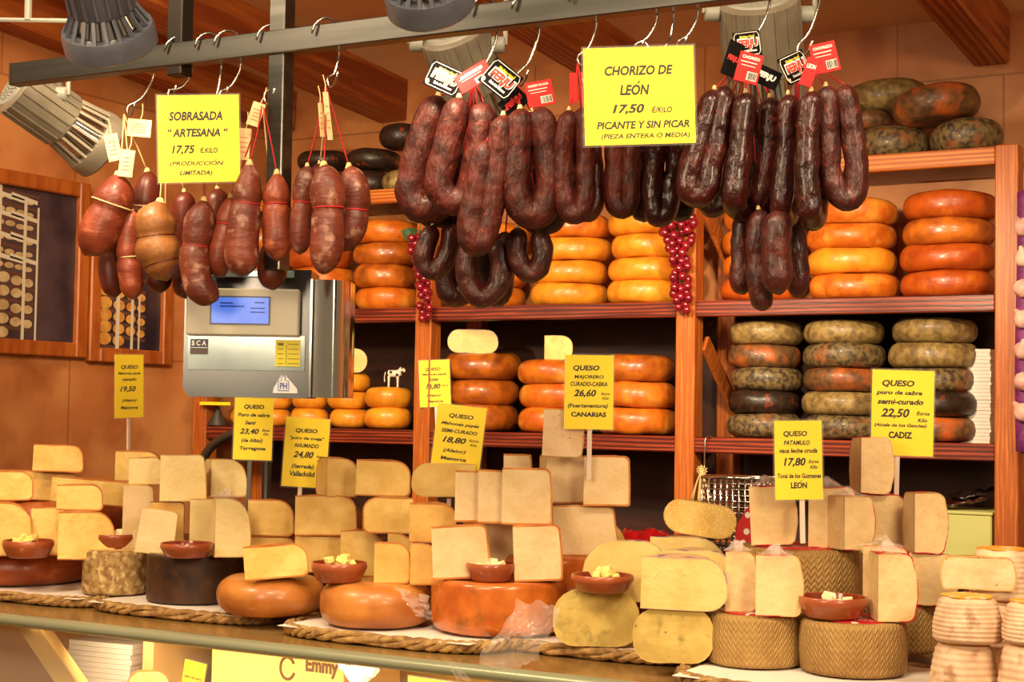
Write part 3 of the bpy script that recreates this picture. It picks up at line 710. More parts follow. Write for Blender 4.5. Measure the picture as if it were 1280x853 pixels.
cpart('back_panel', (CX0, YC+.62, .1), (CX1, YC+.65, ZC-.022), CREAMP)
cpart('case_floor', (CX0, YC+.05, .60), (CX1, YC+.62, .63), CREAMP)
cpart('plinth', (CX0, YC+.06, 0), (CX1, YC+.62, .60), DARKW)
# strut holding the glass
def strut(xa, ya, xb, yb, Y, wd, name='strut', mat=CREAMP):
    a = atY(xa, ya, Y); b = atY(xb, yb, Y); d = b-a; a = a+d*0; c = (a+b)/2; L_ = d.length
    T = d.to_track_quat('Z', 'Y').to_matrix().to_4x4()
    o = MB().box((0, 0, 0), (wd, .03, L_), bev=.002).build(name, mat, counter, True, 30, loc=c-counter.location, rot=(0, math.atan2(d.x, d.z), 0)); return o
strut(38, 770, 130, 905, YC+.10, .05)
cpart('divider', (atY(264, 820, YC+.4).x, YC+.2, .63), (atY(264, 820, YC+.4).x+.025, YC+.62, ZC-.022), M('case_divider', C(170, 136, 84), rough=.6))
def crot(p):
    c, s_ = cos(RC), sin(RC); dx, dy = p[0]-CB.x, p[1]-YC
    return Vector((CB.x+dx*c-dy*s_, CB.y+dx*s_+dy*c, p[2] if len(p) > 2 else 0))
# neon tube inside the case: the lamp that lights it
NEON = M('neon_tube', C(255, 240, 200), emit=(1, .86, .58, 1), estr=5)
t = MB().tube([(-.75, 0, 0), (.75, 0, 0)], .0045, 12).build('case_neon_tube', NEON, counter, loc=(CB.x-.45-cx, YC+.075-counter.location.y, ZC-.026))
a = crot((CB.x-.45, YC+.12, ZC-.05)); area('case_light', a, a+Vector((0, .33, -.3)), 1.3, 4.5, (1, .80, .48), .03)
counter.location = crot(counter.location); counter.rotation_euler = (0, 0, RC)

# things inside the lit case
def case_y(o): return o
c = atY(163, 850, YC+.34)
mb = MB(); rr = random.Random(9)
zb_ = .631; zt_ = zat(163, 795, depth(c))
k = int((zt_-zb_)/.011)
for i in range(k): mb.box((rr.uniform(-.004, .004), 0, .0055+i*.011), (.17, .22, .0102))
tag(mb.build('paper_stack', PAPER, None, False, loc=(c.x, c.y, zb_), rot=(0, 0, .1)), 'thick stack of white paper inside the lit case under the counter', 'paper')
c = atY(382, 850, YC+.36); D = depth(c); s = D/FPX
bx = empty('carton', (c.x, c.y, .631), 0); hh = zat(380, 808, D)-.631
tag(bx, 'pale cardboard carton with brown print inside the lit case', 'box')
KRAFT = M('pale_card', C(230, 186, 108), C(222, 176, 98), .7, scale=5)
MB().box((0, 0, hh/2), (.34, .2, hh), bev=.002).build('carton_body', KRAFT, bx, True, 30)
INKB = M('brown_print', C(96, 56, 22), rough=.7)
f = empty('print_area', (0, -.102, hh-.13)); f.parent = bx
o = lettering([('Emmy', .62, .2, .34, .30, 0, .03), ('foods', .68, .50, .17, .14, 0, .01), ('de Membrillo Artesana', .46, .80, .9, .22, .3, .01)], .24, .13, 0, bx, INKB)
o.location = (0.088, -.1012, hh-.060)
V = []
for j in range(22):
    a = .5+2*pi*.86*j/21; V.append((.018*cos(a), 0, .022*sin(a)))
MB().tube(V, .0032, 6).build('apple_mark', INKB, bx, loc=(.030, -.1, hh-.030))
c = atY(226, 850, YC+.33); D = depth(c)
tag(MB().box((0, 0, .22), (.042, .2, .44), bev=.003).build('carton', KRAFT, None, True, 30, loc=(c.x, c.y, .631)), 'narrow cream carton beside the paper stack inside the case', 'box')

def sign(key, label, x0, x1, y0, y1, D, lines, yaw=0, roll=0, pitch=0, stick=None, stickm=STICKW, grp='yellow price signs stuck among the cheeses', border=.003, bottom=None, sname='price_sign', curl=0):
    s = D/FPX; W_ = (x1-x0)*s/max(.15, cos(radians(yaw))); H_ = (y1-y0)*s
    p = atD((x0+x1)/2, y1, D)
    root = empty(sname, p); tag(root, label, 'sign', grp)
    root.rotation_euler = (Matrix.Rotation(YAW+radians(yaw), 4, 'Z') @ Matrix.Rotation(radians(-roll), 4, 'Y') @ Matrix.Rotation(radians(pitch), 4, 'X')).to_euler()
    b = border
    cd = MB().box((0, 0, H_/2), (W_-2*b, .0012, H_-2*b)).build('card', YEL, root, False)
    MB().box((0, 0, H_/2), (W_, .0026, H_), bev=.0005).build('plastic_sleeve', SLEEVE, root, False)
    lt = lettering(lines, W_-2*b, H_-2*b, .0009, root); lt.location = (0, 0, H_/2)
    if stick:
        xs, ye = stick; q = atD(xs, ye, D); L_ = (p.z-q.z)+.012; off = (xs-(x0+x1)/2)*s
        MB().box((0, 0, 0), (.009, .0035, L_), bev=.0008).build('stick', stickm, root, True, 30, loc=(off, .0035, -L_/2+.012))
    return root
EK = [('Euros', .86, .56, .18, .045, .3, .004), ('Kilo', .86, .62, .13, .045, .3, .004)]

sign('s1', 'narrow price sign turned away from view, on a white stick before the tiled wall', 148, 175, 442, 524, 4.75,
     [('QUESO', .5, .2, .6, .07, .2), ('Mahonés payés', .5, .3, .8, .05), ('curado', .5, .39, .5, .05), ('19,50', .45, .55, .55, .10), ('(Alaior)', .5, .73, .5, .055), ('Menorca', .5, .84, .6, .05, .1)], yaw=58, roll=2, stick=(162, 610))
sign('s2', 'price sign for goat cheese from Tarragona on a grey stick under the scale', 289, 341, 492, 577, 4.3,
     [('QUESO', .5, .19, .52, .075, .2, .02), ('Puro de cabra', .5, .31, .82, .055), ('Semi', .42, .43, .28, .06), ('23,40', .4, .57, .5, .10, .3)]+[('Euros', .83, .54, .2, .04, .3, 0), ('Kilo', .83, .60, .14, .04, .3, 0)]+[('(de Albió)', .48, .71, .55, .07), ('Tarragona', .5, .83, .68, .07, .0, .02)], roll=-1, stick=(312, 640), stickm=STICKG)
sign('s3', 'price sign for smoked cheese reading Valladolid on a short white stick', 350, 408, 521, 611, 4.36,
     [('QUESO', .48, .19, .5, .07, .2, .02), ('"puro de oveja"', .5, .30, .78, .06, .1), ('AHUMADO', .5, .40, .56, .06, .1), ('24,80', .45, .54, .46, .11, .3)]+[('Euros', .84, .55, .18, .035, .3, 0), ('Kilo', .84, .61, .14, .035, .3, 0)]+[('(Serrada)', .45, .71, .5, .075, .2), ('Valladolid', .45, .81, .58, .075, .1)], roll=-3, yaw=6, stick=(375, 700))
sign('s4', 'small tilted price sign leaning on the shelf beside the amber stack', 524, 565, 449, 510, depth(atY(545, 500, YS+.012)),
     [('QUESO', .45, .2, .5, .08, .2), ('Mahonés payés', .5, .31, .8, .06), ('SEMI', .48, .42, .3, .06), ('16,80', .45, .57, .46, .13, .2), ('Euros', .83, .55, .2, .04, .3, 0), ('(Alaior)', .45, .76, .45, .065), ('Menorca', .5, .88, .5, .06, 0)], roll=3, stick=(545, 548))
sign('s5', 'price sign reading Alaior Menorca tilted behind the long pale cheeses', 536, 601, 505, 587, 4.12,
     [('QUESO', .5, .18, .5, .08, .2, .015), ('Mahonés payés', .5, .31, .78, .065), ('SEMI-CURADO', .5, .42, .74, .06), ('18,80', .42, .57, .48, .11, .3)]+[('Euros', .82, .54, .2, .04, .3, 0), ('Kilo', .82, .61, .14, .04, .3, 0)]+[('(Alaior)', .45, .74, .46, .07), ('Menorca', .45, .86, .52, .06, 0, .02)], roll=-6, stick=(566, 640))
sign('s6', 'price sign for cheese from Fuerteventura behind the tallest pale cheese', 703, 768, 442, 539, 3.78,
     [('QUESO', .44, .18, .54, .08, .2, .02), ('MAJORERO', .5, .30, .6, .06, .1), ('CURADO-CABRA', .5, .39, .76, .06, .1), ('26,60', .42, .52, .46, .11, .25)]+[('Euros', .84, .52, .18, .035, .3, 0), ('Kilo', .84, .58, .14, .035, .3, 0)]+[('(Fuerteventura)', .48, .69, .82, .07, .15), ('CANARIAS', .5, .80, .72, .065, 0, .025)], yaw=-3, stick=(737, 600))
sign('s7', 'price sign reading Toral de los Guzmanes León on a pale stick', 967, 1031, 524, 627, 3.42,
     [('QUESO', .44, .17, .5, .08, .15, .015), ('PATAMULO', .47, .28, .55, .06, .2), ('vaca leche cruda', .5, .38, .8, .06), ('17,80', .42, .53, .46, .12, .2)]+[('Euros', .82, .52, .22, .045, .3, .005), ('Kilo', .82, .59, .16, .045, .3, .005)]+[('Toral de los Guzmanes', .51, .70, .92, .06, .05), ('LEÓN', .5, .82, .34, .08, 0, .025)], roll=1.5, stick=(1003, 680))
sign('s8', 'largest price sign reading Alcala de los Gazules Cadiz on a white stick', 1086, 1168, 461, 572, 3.66,
     [('QUESO', .42, .16, .52, .085, .2, .02), ('puro de cabra', .44, .27, .74, .065, .25, .02), ('semi-curado', .46, .37, .74, .065, .25, .02), ('22,50', .38, .51, .46, .12, .25)]+[('Euros', .83, .50, .22, .045, .3, .01), ('Kilo', .82, .58, .16, .045, .3, .01)]+[('(Alcala de los Gazules)', .47, .65, .84, .05, .2), ('CADIZ', .47, .76, .38, .08, 0, .03)], roll=-1, stick=(1122, 640))
sign('s9', 'price sign half showing inside the lit case under the counter', 220, 253, 825, 880, 4.35, [('QUESO', .5, .22, .55, .11, .1), ('puro de cabra', .5, .40, .8, .08)], yaw=-20, roll=-9, grp='yellow price signs in the lit case')
sign('s10', 'yellow sign whose top edge shows inside the case below the thin plastic', 505, 586, 849, 900, 3.85, [('QUESO', .5, .35, .5, .12, .1)], yaw=-20, roll=-3, grp='yellow price signs in the lit case')
# card clip on the shelf under the scale
c = atY(272, 520, YS+.03)
root = empty('sign_holder', (c.x, c.y, ZL+.001), YAW); tag(root, 'grey cone sign holder with a yellow card edge on the shelf under the scale', 'sign holder')
s = depth(c)/FPX
MB().lathe([(.0005, 0), (12*s, 0), (12*s, 2*s), (3*s, 19*s), (2*s, 24*s), (.0005, 24*s)], 20).build('cone', M('holder_grey', C(66, 58, 50), rough=.5), root)
MB().box((0, -.02, 27*s), (38*s, .06, 4*s)).build('card', YEL, root, False)

V = []; F = []; rr = random.Random(12)
root = empty('crumpled_paper', atY(448, 862, YC+.20)); root.location.z = atY(448, 862, YC+.20).z; tag(root, 'white crumpled paper in the lit case beside the carton', 'paper')
for k in range(7):
    a = 2*pi*k/7; mb = MB(); P = []
    for i in range(6):
        for j in range(5):
            u, v = i/5, j/4-.5; rad = .012+.055*u
            P.append(Vector((cos(a+v*1.2)*rad*.8, sin(a+v*1.2)*rad*.5, .075*u*(.6+.5*rr.random())+.008*noise.noise(Vector((u*5, v*5, k))))))
    mb.add(P, [(i*5+j, i*5+j+1, i*5+j+6, i*5+j+5) for i in range(5) for j in range(4)])
    mb.build('paper_fold', PAPER, root, True, 40)
mb = MB(); mb.box((0, 0, (root.location.z-.632)/2+.632-root.location.z), (.05, .05, root.location.z-.634)); mb.build('paper_core', PAPER, root, False)

# ------------------------------------------------------------------ woven trays with paper
TRZ = ZC+.023
def tray(label, x0, x1, yfront, dep, paper=True, z=ZC+.001, tilt=0, th=.022):
    xm = (x0+x1)/2; p = atZ(xm, yfront, TRZ-.006); s_ = depth(p)/FPX; wx = (x1-x0)/2*s_/cos(YAW+RC)
    root = empty('woven_tray', (p.x-sin(RC)*dep/2, p.y+cos(RC)*dep/2, z), RC); tag(root, label, 'tray', 'woven straw trays on the counter')
    mb = MB(); N = 72
    def rim(k, ph, rad):
        P = []
        for i in range(N*2+1):
            t = 2*pi*i/(N*2); e = .55
            ex = wx*(abs(cos(t))**e)*(1 if cos(t) >= 0 else -1); ey = dep/2*(abs(sin(t))**e)*(1 if sin(t) >= 0 else -1)
            a_ = i*.62+ph
            P.append(Vector((ex*(1+.012*cos(a_)), ey*(1+.03*cos(a_)), .0125+.0065*sin(a_))))
        return P
    for k in range(3): mb.tube(rim(k, k*2*pi/3, .0062), .0062, 6, cap=False)
    mb.build('braided_rim', ESP, root, True, 60)
    V = []; e = .55
    for zz in (.004, .016):
        for i in range(60):
            t = 2*pi*i/60
            V.append((wx*.97*(abs(cos(t))**e)*(1 if cos(t) >= 0 else -1), dep/2*.95*(abs(sin(t))**e)*(1 if sin(t) >= 0 else -1), zz))
    MB().add(V, [tuple(range(60))[::-1], tuple(range(60, 120))]+[(i, (i+1) % 60, 60+(i+1) % 60, 60+i) for i in range(60)]).build('woven_base', ESP, root, False)
    if paper:
        MB().box((0, 0, 0), (wx*1.80, dep*.93, .0012)).build('paper_liner', PAPER, root, False, loc=(0, -.006, .0198))
    return root
tray('straw tray under the biggest orange brown cheese', -75, 118, 745, .27)
tray('straw tray with white paper under the charcoal and grey cheeses', 80, 322, 764, .24)
tray('straw tray with white paper under the smooth orange cheeses', 322, 600, 797, .27)
tray('straw tray under the wrapped paprika cheese and the soft half cheese', 600, 846, 812, .25)
tray('straw tray with white paper under the plaited rind cheeses', 832, 1172, 866, .33)

# stepped riser that lifts the rear rows
RZ = 1.212
def old2new(x, y):
    lat, dep = x*.8387+y*.5446, (-x*.5446+y*.8387)*K
    return Vector((lat*cos(YAW)-dep*sin(YAW), lat*sin(YAW)+dep*cos(YAW), 0))
for xa, xb, dy, lb in ((-3.95, -3.24, .06, 'low dark wooden step under the orange cheese at the wall end'), (-3.2, -1.44, -.05, 'long low dark wooden step behind the front cheeses on the counter')):
    a = old2new(xa, 3.52+(-3.4-xa)*.1818+dy); b = old2new(xb, 3.52+(-3.4-xb)*.1818+dy); L_ = (b-a).length; RA = math.atan2(b.y-a.y, b.x-a.x)
    p = (a+b)/2+Vector((-sin(RA), cos(RA), 0))*.25
    o = MB().box((0, 0, (RZ-ZC)/2), (L_, .34, RZ-ZC-.002), bev=.003).build('display_riser', RAILW, None, True, 30, loc=(p.x, p.y, ZC+.001), rot=(0, 0, RA))
    tag(o, lb, 'display step')
TOP['riser'] = RZ+.001
TOP['tray'] = TRZ+.001

# ------------------------------------------------------------------ whole cheeses on the counter
T_ = TRZ+.001
def base(key, label, x0, x1, y0, y1, mat, rb=.3, rt=.3, **k):
    D = depth(atZ((x0+x1)/2, y1, T_)); o = wheel(key, label, x0, x1, y0, y1, D, mat, rb, rt, z0=T_, **k); return o
base('L1', 'biggest orange brown flat cheese under the first row of cuts', -88, 122, 694, 736, W_RST, .5, .5, amp=.03)
base('b2', 'speckled grey tan cheese drum on white paper', 103, 186, 690, 746, W_GRY, .1, .08)
base('b3', 'charcoal brown tall cheese drum carrying a sample bowl', 183, 305, 697, 757, W_DRK, .05, .06, amp=.015)
base('b4', 'smooth tan orange flat cheese beside the charcoal drum', 270, 406, 728, 776, W_SMO, .5, .48, amp=.03)
base('b5', 'wider smooth tan orange cheese beside the wrapped one', 398, 541, 735, 790, W_SMO, .38, .42, amp=.03)
base('b6', 'paprika orange cheese wrapped in film with crumpled ends', 536, 712, 731, 800, W_PIM, .25, .12, amp=.02)
base('b9', 'plaited rind cheese drum behind the front one, under two wedges', 883, 1003, 773, 838, W_MAN, .10, .12, bulge=.002, amp=.006)
base('b10', 'front plaited rind cheese drum with a red label, under a sample bowl', 1000, 1132, 783, 850, W_MAN, .10, .12, bulge=.002, amp=.006)
base('b11', 'plaited rind cheese drum in shade beside the white ribbed cheeses', 1048, 1177, 757, 820, W_MAN, .10, .12, bulge=.002, amp=.006)
wheel('L0', 'orange flat cheese behind the first row of yellow cuts', -20, 152, 625, 690, 4.82, W_RST, .4, .45, z0=RZ+.001, amp=.02)
wheel('b6c', 'paprika orange cheese behind the wrapped one, under three stacked cuts', 628, 752, 698, 735, 3.76, W_PIM, .3, .2, z0=RZ+.001, amp=.02)
wheel('b12', 'plaited rind cheese drum with red label at the back, carrying wedges', 918, 1076, 690, 762, 3.42, W_MAN, .08, .10, z0=RZ+.001, bulge=.002, amp=.006)
def toplabel(key, label='red printed label'):
    p, r = CTR[key]; o = [x for x in COL.objects if x.name.startswith('whole_cheese') and abs(x.location.x-p.x) < 1e-4 and abs(x.location.y-p.y) < 1e-4][0]
    h = TOP[key]-o.location.z
    V = [(r*.74*cos(a), r*.74*sin(a), zz) for zz in (h+.0004, h+.0022) for a in [2*pi*j/40 for j in range(40)]]
    t = MB().add(V, [tuple(range(40))[::-1], tuple(range(40, 80))]+[(i, (i+1) % 40, 40+(i+1) % 40, 40+i) for i in range(40)]).build('paper_label', LABELR, o, False)
    t['label'] = label
    mb = MB()
    for (s_, cy, lw, lh) in (('QUESO', .2, .5, .12), ('CURADO', .36, .8, .1)):
        V, F = textgeo(s_, 0, .01); mb.add([Vector((v.x*lw*r, (.1-cy)*r*1.6+v.y*lh*r, 0)) for v in V], F)
    mb.build('label_print', WHT, t, False, loc=(0, 0, h+.0026), rot=(0, 0, YAW-o.rotation_euler.z))
    TOP[key] += .0026
for k in ('b9', 'b10', 'b12'): toplabel(k)
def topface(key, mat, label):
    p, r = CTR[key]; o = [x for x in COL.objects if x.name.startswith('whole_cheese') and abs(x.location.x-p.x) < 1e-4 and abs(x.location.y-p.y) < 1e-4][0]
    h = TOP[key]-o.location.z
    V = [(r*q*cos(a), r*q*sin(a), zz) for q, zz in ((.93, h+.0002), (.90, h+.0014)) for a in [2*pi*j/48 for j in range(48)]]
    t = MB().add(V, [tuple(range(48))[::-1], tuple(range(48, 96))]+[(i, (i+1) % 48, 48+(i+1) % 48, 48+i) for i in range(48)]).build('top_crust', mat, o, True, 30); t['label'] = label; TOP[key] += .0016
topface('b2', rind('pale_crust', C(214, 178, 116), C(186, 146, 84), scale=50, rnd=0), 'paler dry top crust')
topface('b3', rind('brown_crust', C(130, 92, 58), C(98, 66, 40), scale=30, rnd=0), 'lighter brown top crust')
# white ribbed little cheeses
RG = 'white ribbed small cheeses'
def ribbed(key, label, x0, x1, y0, y1, D, on=None, z0=None):
    r = (x1-x0)/2*D/FPX; zb = TOP[on] if on else z0; h = zat((x0+x1)/2, y0, D-r*.5)-zb; nb = 10; pr = [(.0004, 0), (r*.6, 0)]
    for i in range(nb*6+1):
        t = i/(nb*6); edge = min(1, t/.08, (1-t)/.20)
        rr = r*(.95+.05*sin(pi*min(1, t*1.15+.1))-.14*t**2) - (1-sqrt(max(0, 1-(1-edge)**2)))*r*.16
        pr.append((rr+.0005*cos(2*pi*nb*t), h*t))
    pr += [(r*.4, h), (.0004, h)]
    p = atD((x0+x1)/2, y1, D); NW[0] += 1
    V, F = lathegeo(pr, 44, 0, 2*pi, sag(.02, NW[0]))
    o = link('whole_cheese', mesh('ribbed_cheese', V, F, True, 80), W_WHT, None, (p.x, p.y, zb), (0, 0, NW[0]*1.3)); tag(o, label, 'cheese', RG)
    rr = r*.72
    V = [(rr*cos(a)*(1+.05*sin(5*a)), rr*sin(a)*(1+.05*sin(5*a)), zz) for zz in (h+.0003, h+.002) for a in [2*pi*j/40 for j in range(40)]]
    t = MB().add(V, [tuple(range(40))[::-1], tuple(range(40, 80))]+[(i, (i+1) % 40, 40+(i+1) % 40, 40+i) for i in range(40)]).build('paper_label', LABELY, o, False)
    t['label'] = 'yellow orange printed label'
    TOP[key] = zb+h+.002; CTR[key] = (p, r)
ribbed('r2', 'white ribbed cheese at the bottom under two others', 1162, 1248, 806, 856, 3.02, z0=ZC+.001)
ribbed('r1', 'white ribbed cheese with dark specks carrying the pinkish half cheese', 1166, 1253, 748, 806, 3.02, on='r2')
ribbed('r4', 'bottom white ribbed cheese cut off by the picture edge', 1247, 1330, 808, 860, 2.94, z0=ZC+.001)
ribbed('r3', 'upper white ribbed cheese cut off by the picture edge', 1253, 1336, 755, 808, 2.94, on='r4')
ribbed('r6', 'white ribbed cheese hidden low behind the pinkish half cheese', 1196, 1278, 752, 806, 3.16, z0=1.2)
ribbed('r5', 'white ribbed cheese with yellow label standing behind the pinkish half', 1212, 1292, 688, 748, 3.16, on='r6')

# ------------------------------------------------------------------ cut cheeses, from the wall end to the near end
W = wedge
# yellow soft cheeses at the wall end
W('w7', 'yellow wedge with orange rind on the big brown cheese between two bowls', 72, 141, 641, 683, 4.38, 'mah', 0, 48, 'L1')
W('w6', 'shaded yellow wedge tucked behind the one between two bowls', 38, 92, 635, 672, 4.52, 'mah', 0, 40, z0=RZ+.004)
W('w5', 'lower yellow wedge cut by the picture edge above the first bowl', -34, 37, 628, 668, 4.46, 'mah', 0, 50, z0=RZ+.004)
W('w4', 'yellow wedge showing its orange rind, upper of the two between the bowls', 70, 127, 607, 641, 4.44, 'mah', 0, 62, 'w7')
W('w2', 'upper yellow wedge cut by the picture edge, stacked on another', -34, 38, 590, 628, 4.50, 'mah', 0, 50, 'w5')
W('w3', 'long yellow cut laid on the back orange cheese under a single wedge', 8, 100, 589, 627, 4.84, 'mah', 0, 55, 'L0', -3)
W('w3b', 'long yellow cut with ragged orange rind next to the white wedges', 62, 168, 597, 632, 4.72, 'mah', 0, 40, 'L0', -4)
W('w1', 'yellow wedge lying alone on top of the wall end heap', 40, 101, 556, 590, 4.82, 'mah', 0, 50, 'w3', -2)
# pale hard cheeses around the charcoal drum
W('w13', 'white tall wedge behind the small bowl, beside the pale drum', 152, 190, 607, 684, 4.42, 'wht2', 12, 75, 'b2')
W('w12', 'white low wedge leaning in front, between two sample bowls', 168, 214, 635, 689, 4.28, 'wht2', -6, 40, 'b3', -8)
W('w14', 'pale wedge with grey brown rind turned to the viewer', 186, 229, 628, 690, 4.36, 'dark', 4, 30, 'b3')
W('w15', 'shaded pale wedge behind the bowl on the charcoal drum', 236, 272, 624, 690, 4.34, 'pale', 8, 50, 'b3')
W('w16', 'tan tall wedge with film knot on the charcoal drum edge', 268, 311, 624, 694, 4.17, 'palebig', 6, 95, 'b3', wrap=True)
W('w8', 'yellow wedge at the back below the turned price sign', 143, 200, 564, 607, 4.62, 'mah', -8, 40, z0=zat(170, 603, 4.6))
W('w9', 'pale wedge stacked behind the big square white wedge', 160, 205, 573, 619, 4.46, 'palebig', 0, 45, 'w13')
W('w10', 'big square pale wedge at the top of the second heap', 199, 255, 569, 628, 4.36, 'pale', 4, 45, 'w14')
W('w11', 'round shouldered pale wedge beside the Tarragona sign stick', 263, 306, 574, 623, 4.44, 'palebig', 6, 100, 'w15')
# mahon heap
W('w19', 'partly hidden yellow cut at the bottom behind the leaning front wedge', 312, 372, 671, 700, 4.28, 'mah', 0, 50, 'riser')
W('w20', 'yellow rounded cut just behind the leaning front wedge', 368, 441, 670, 702, 4.20, 'mah', 0, 50, 'riser')
W('w23', 'yellow half hidden cut behind the bowl of yellow cubes', 425, 482, 664, 704, 4.12, 'mah', 0, 50, 'riser')
W('w23b', 'sliver of yellow cheese low between two stacked heaps', 484, 520, 668, 700, 4.03, 'mah', 0, 40, 'riser')
W('w17', 'square yellow cut beside the tan tall wedge, middle row', 309, 366, 625, 671, 4.27, 'mah', 0, 42, 'w19')
W('w18', 'large yellow cut with rounded shoulder in front of the Valladolid sign', 368, 446, 620, 669, 4.19, 'mah', 0, 45, 'w20')
W('w22', 'lilac wrapped cut behind the large rounded yellow cut', 402, 460, 621, 664, 4.26, 'soft', 0, 60, z0=RZ+.004)
W('w27', 'yellow cut with a rounded rind end, middle of the second heap', 516, 453, 622, 664, 4.05, 'mah', 0, 60, 'w23')
W('w24', 'yellow wedge with its narrow side showing, top row by the Valladolid sign', 408, 449, 573, 621, 4.20, 'mah', 6, 105, 'w22')
W('w25', 'yellow top row cut with rounded end beneath the shelf post', 444, 514, 575, 622, 4.10, 'mah', 0, 50, 'w27', -1)
W('w26', 'pale yellow top row cut in front of the Alaior Menorca sign', 594, 514, 580, 624, 4.10, 'mahr', 0, 60, 'w27')
# wedges on the smooth orange cheeses
p_ = atY(184, 850, YC+.16); tag(MB().box((0, 0, .1), (.10, .10, zat(184, 839, depth(p_))-.07-.632), bev=.002).build('case_stand', CREAMP, None, True, 30, loc=(p_.x, p_.y+.05, .632-.1+(zat(184, 839, depth(p_))-.07-.632)/2)), 'cream stand hidden under the yellow cheese half in the case', 'stand'); W('cs', 'yellow cheese half peeping up in the lit case before the paper stack', 158, 210, 839, 900, depth(p_), 'mah', half=True, z0=zat(184, 839, depth(p_))-.0695)['group'] = 'cheeses in the lit case'
W('w21', 'yellow wedge leaning on the smooth orange cheese, lowest at the front', 306, 385, 686, 731, 3.92, 'mah', 0, 45, 'b4', 5)
W('w30', 'yellow square cut standing on the wider smooth orange cheese', 467, 513, 679, 731, 3.80, 'tan', 0, 45, 'b5')
W('w31', 'shaded yellow cut standing next to the wrapped paprika cheese', 512, 548, 681, 732, 3.84, 'tan', 0, 45, 'b5')
W('w28', 'tan yellow cut with dark rounded rind on top of two square cuts', 511, 571, 629, 681, 3.86, 'tan', 0, 40, 'w31')
# white cheeses with orange rind
W('w36', 'large white wedge with orange rind at the end of the wrapped cheese', 541, 612, 660, 726, 3.66, 'white', 0, 40, 'b6', 3)
W('w37', 'white wedge in film shadowed between the two large front ones', 603, 668, 652, 720, 3.77, 'white', 0, 40, 'b6')
W('w38', 'large white wedge with film wrapped rind beside the bowl of crumbs', 643, 704, 658, 729, 3.60, 'white', 4, 48, 'b6', 3)
W('w33', 'first thin upright white slice of the row of three', 568, 640, 589, 653, 3.79, 'white', 0, 12, 'w37')
W('w34', 'second upright white slice of the row of three', 597, 662, 588, 653, 3.76, 'white', 0, 12, 'w37')
W('w35', 'square white slice with orange rind, frontmost of the row of three', 627, 689, 586, 652, 3.73, 'white', 0, 24, 'w37')
W('w32', 'small bit of white cheese behind the three upright slices', 629, 665, 568, 600, 3.98, 'white', 0, 40, z0=zat(645, 592, 3.98))
W('w43', 'white block with tan rind under the two pale squares by the stick', 690, 771, 632, 698, 3.82, 'white', 0, 40, 'b6c')
W('w44', 'narrow pale rolled cheese end beside the red packaging', 762, 782, 648, 694, 3.98, 'mahr', 0, 70, z0=RZ+.004)
W('w41', 'pinkish pale square with a narrow side, under the tallest piece', 682, 734, 570, 630, 3.88, 'white', 5, 95, 'w43')
W('w42', 'pale square wedge standing in front of the Fuerteventura stick', 729, 787, 570, 632, 3.80, 'white', 0, 40, 'w43')
W('w40', 'tallest pale piece with pitted face on top of the heap', 677, 728, 511, 570, 3.80, 'goat', 2, 40, 'w41', -2)
# soft half cheeses
W('b7', 'green yellow half cheese with worn rind under the bowl of white cubes', 691, 800, 740, 796, 3.56, 'softb', z0=T_, half=True)
W('b8', 'yellow half cheese lying flat under the long soft cut', 790, 892, 762, 821, 3.34, 'softb', z0=T_, half=True)
W('w48', 'long soft yellow cut with rounded end on top of the flat half cheese', 800, 908, 697, 760, 3.34, 'softc', 0, 55, 'b8', -1)
W('w45', 'pale yellow half cheese with round shoulder behind the cube bowl', 728, 838, 677, 731, 3.62, 'soft', half=True, z0=RZ+.004)
W('w46b', 'soft yellow slab behind the long soft cut', 826, 920, 688, 735, 3.58, 'soft', 0, 50, z0=RZ+.004)
W('w46', 'soft yellow slab under the tilted speckled half cheese', 812, 908, 672, 715, 3.76, 'soft', 0, 50, z0=RZ+.004)
W('w47', 'tilted half cheese with speckled oily face beside the string bundle', 826, 917, 628, 678, 3.80, 'crys', 0, 50, 'w46', -8, half=True)
# plaited rind cheese wedges
W('w55', 'narrow cream wedge with red label film beside the long soft cut', 906, 944, 690, 765, 3.25, 'man', 0, 40, 'b9', wrap=True)
W('w56', 'cream wedge with red label standing on the side drum', 944, 1000, 695, 771, 3.22, 'man', 2, 35, 'b9', wrap=True)
W('w58', 'tall cream wedge with narrow dark side on the front drum', 1097, 1142, 692, 778, 3.13, 'man', 8, 95, 'b10', wrap=True)
W('w57', 'tall cream wedge hidden behind the one on the front drum', 1078, 1134, 684, 762, 3.30, 'man', 0, 40, z0=zat(1100, 760, 3.3), wrap=True)
W('w59', 'cream peach wedge between the tall wedge and the pinkish half', 1136, 1192, 693, 757, 3.42, 'man', 0, 40, 'b11')
W('w49', 'cream wedge with red label standing at the edge of the back drum', 939, 994, 609, 683, 3.46, 'man', 0, 40, 'b12', 3, wrap=True)
W('w50', 'cream upright slice behind the two faced wedge', 1010, 1068, 610, 685, 3.56, 'man', 0, 30, 'b12', wrap=True)
W('w51', 'two faced cream wedge with corner towards us on the back drum', 1055, 1091, 622, 694, 3.40, 'man', 22, 100, 'b12', wrap=True)
W('w53', 'shaded cream wedge under the highest cream wedge', 1076, 1130, 618, 690, 3.62, 'man', 0, 40, z0=zat(1100, 692, 3.62))
W('w54', 'broad cream wedge with two faces near the pale green box', 1143, 1181, 618, 693, 3.50, 'man', 8, 100, 'w59')
W('w52', 'highest cream wedge, standing alone next to the Cadiz sign', 1076, 1114, 546, 618, 3.60, 'man', 8, 100, 'w53')
W('w60', 'pinkish half cheese with yellow label on the white ribbed cheese', 1179, 1266, 697, 746, 3.10, 'goat', half=True, on='r1')

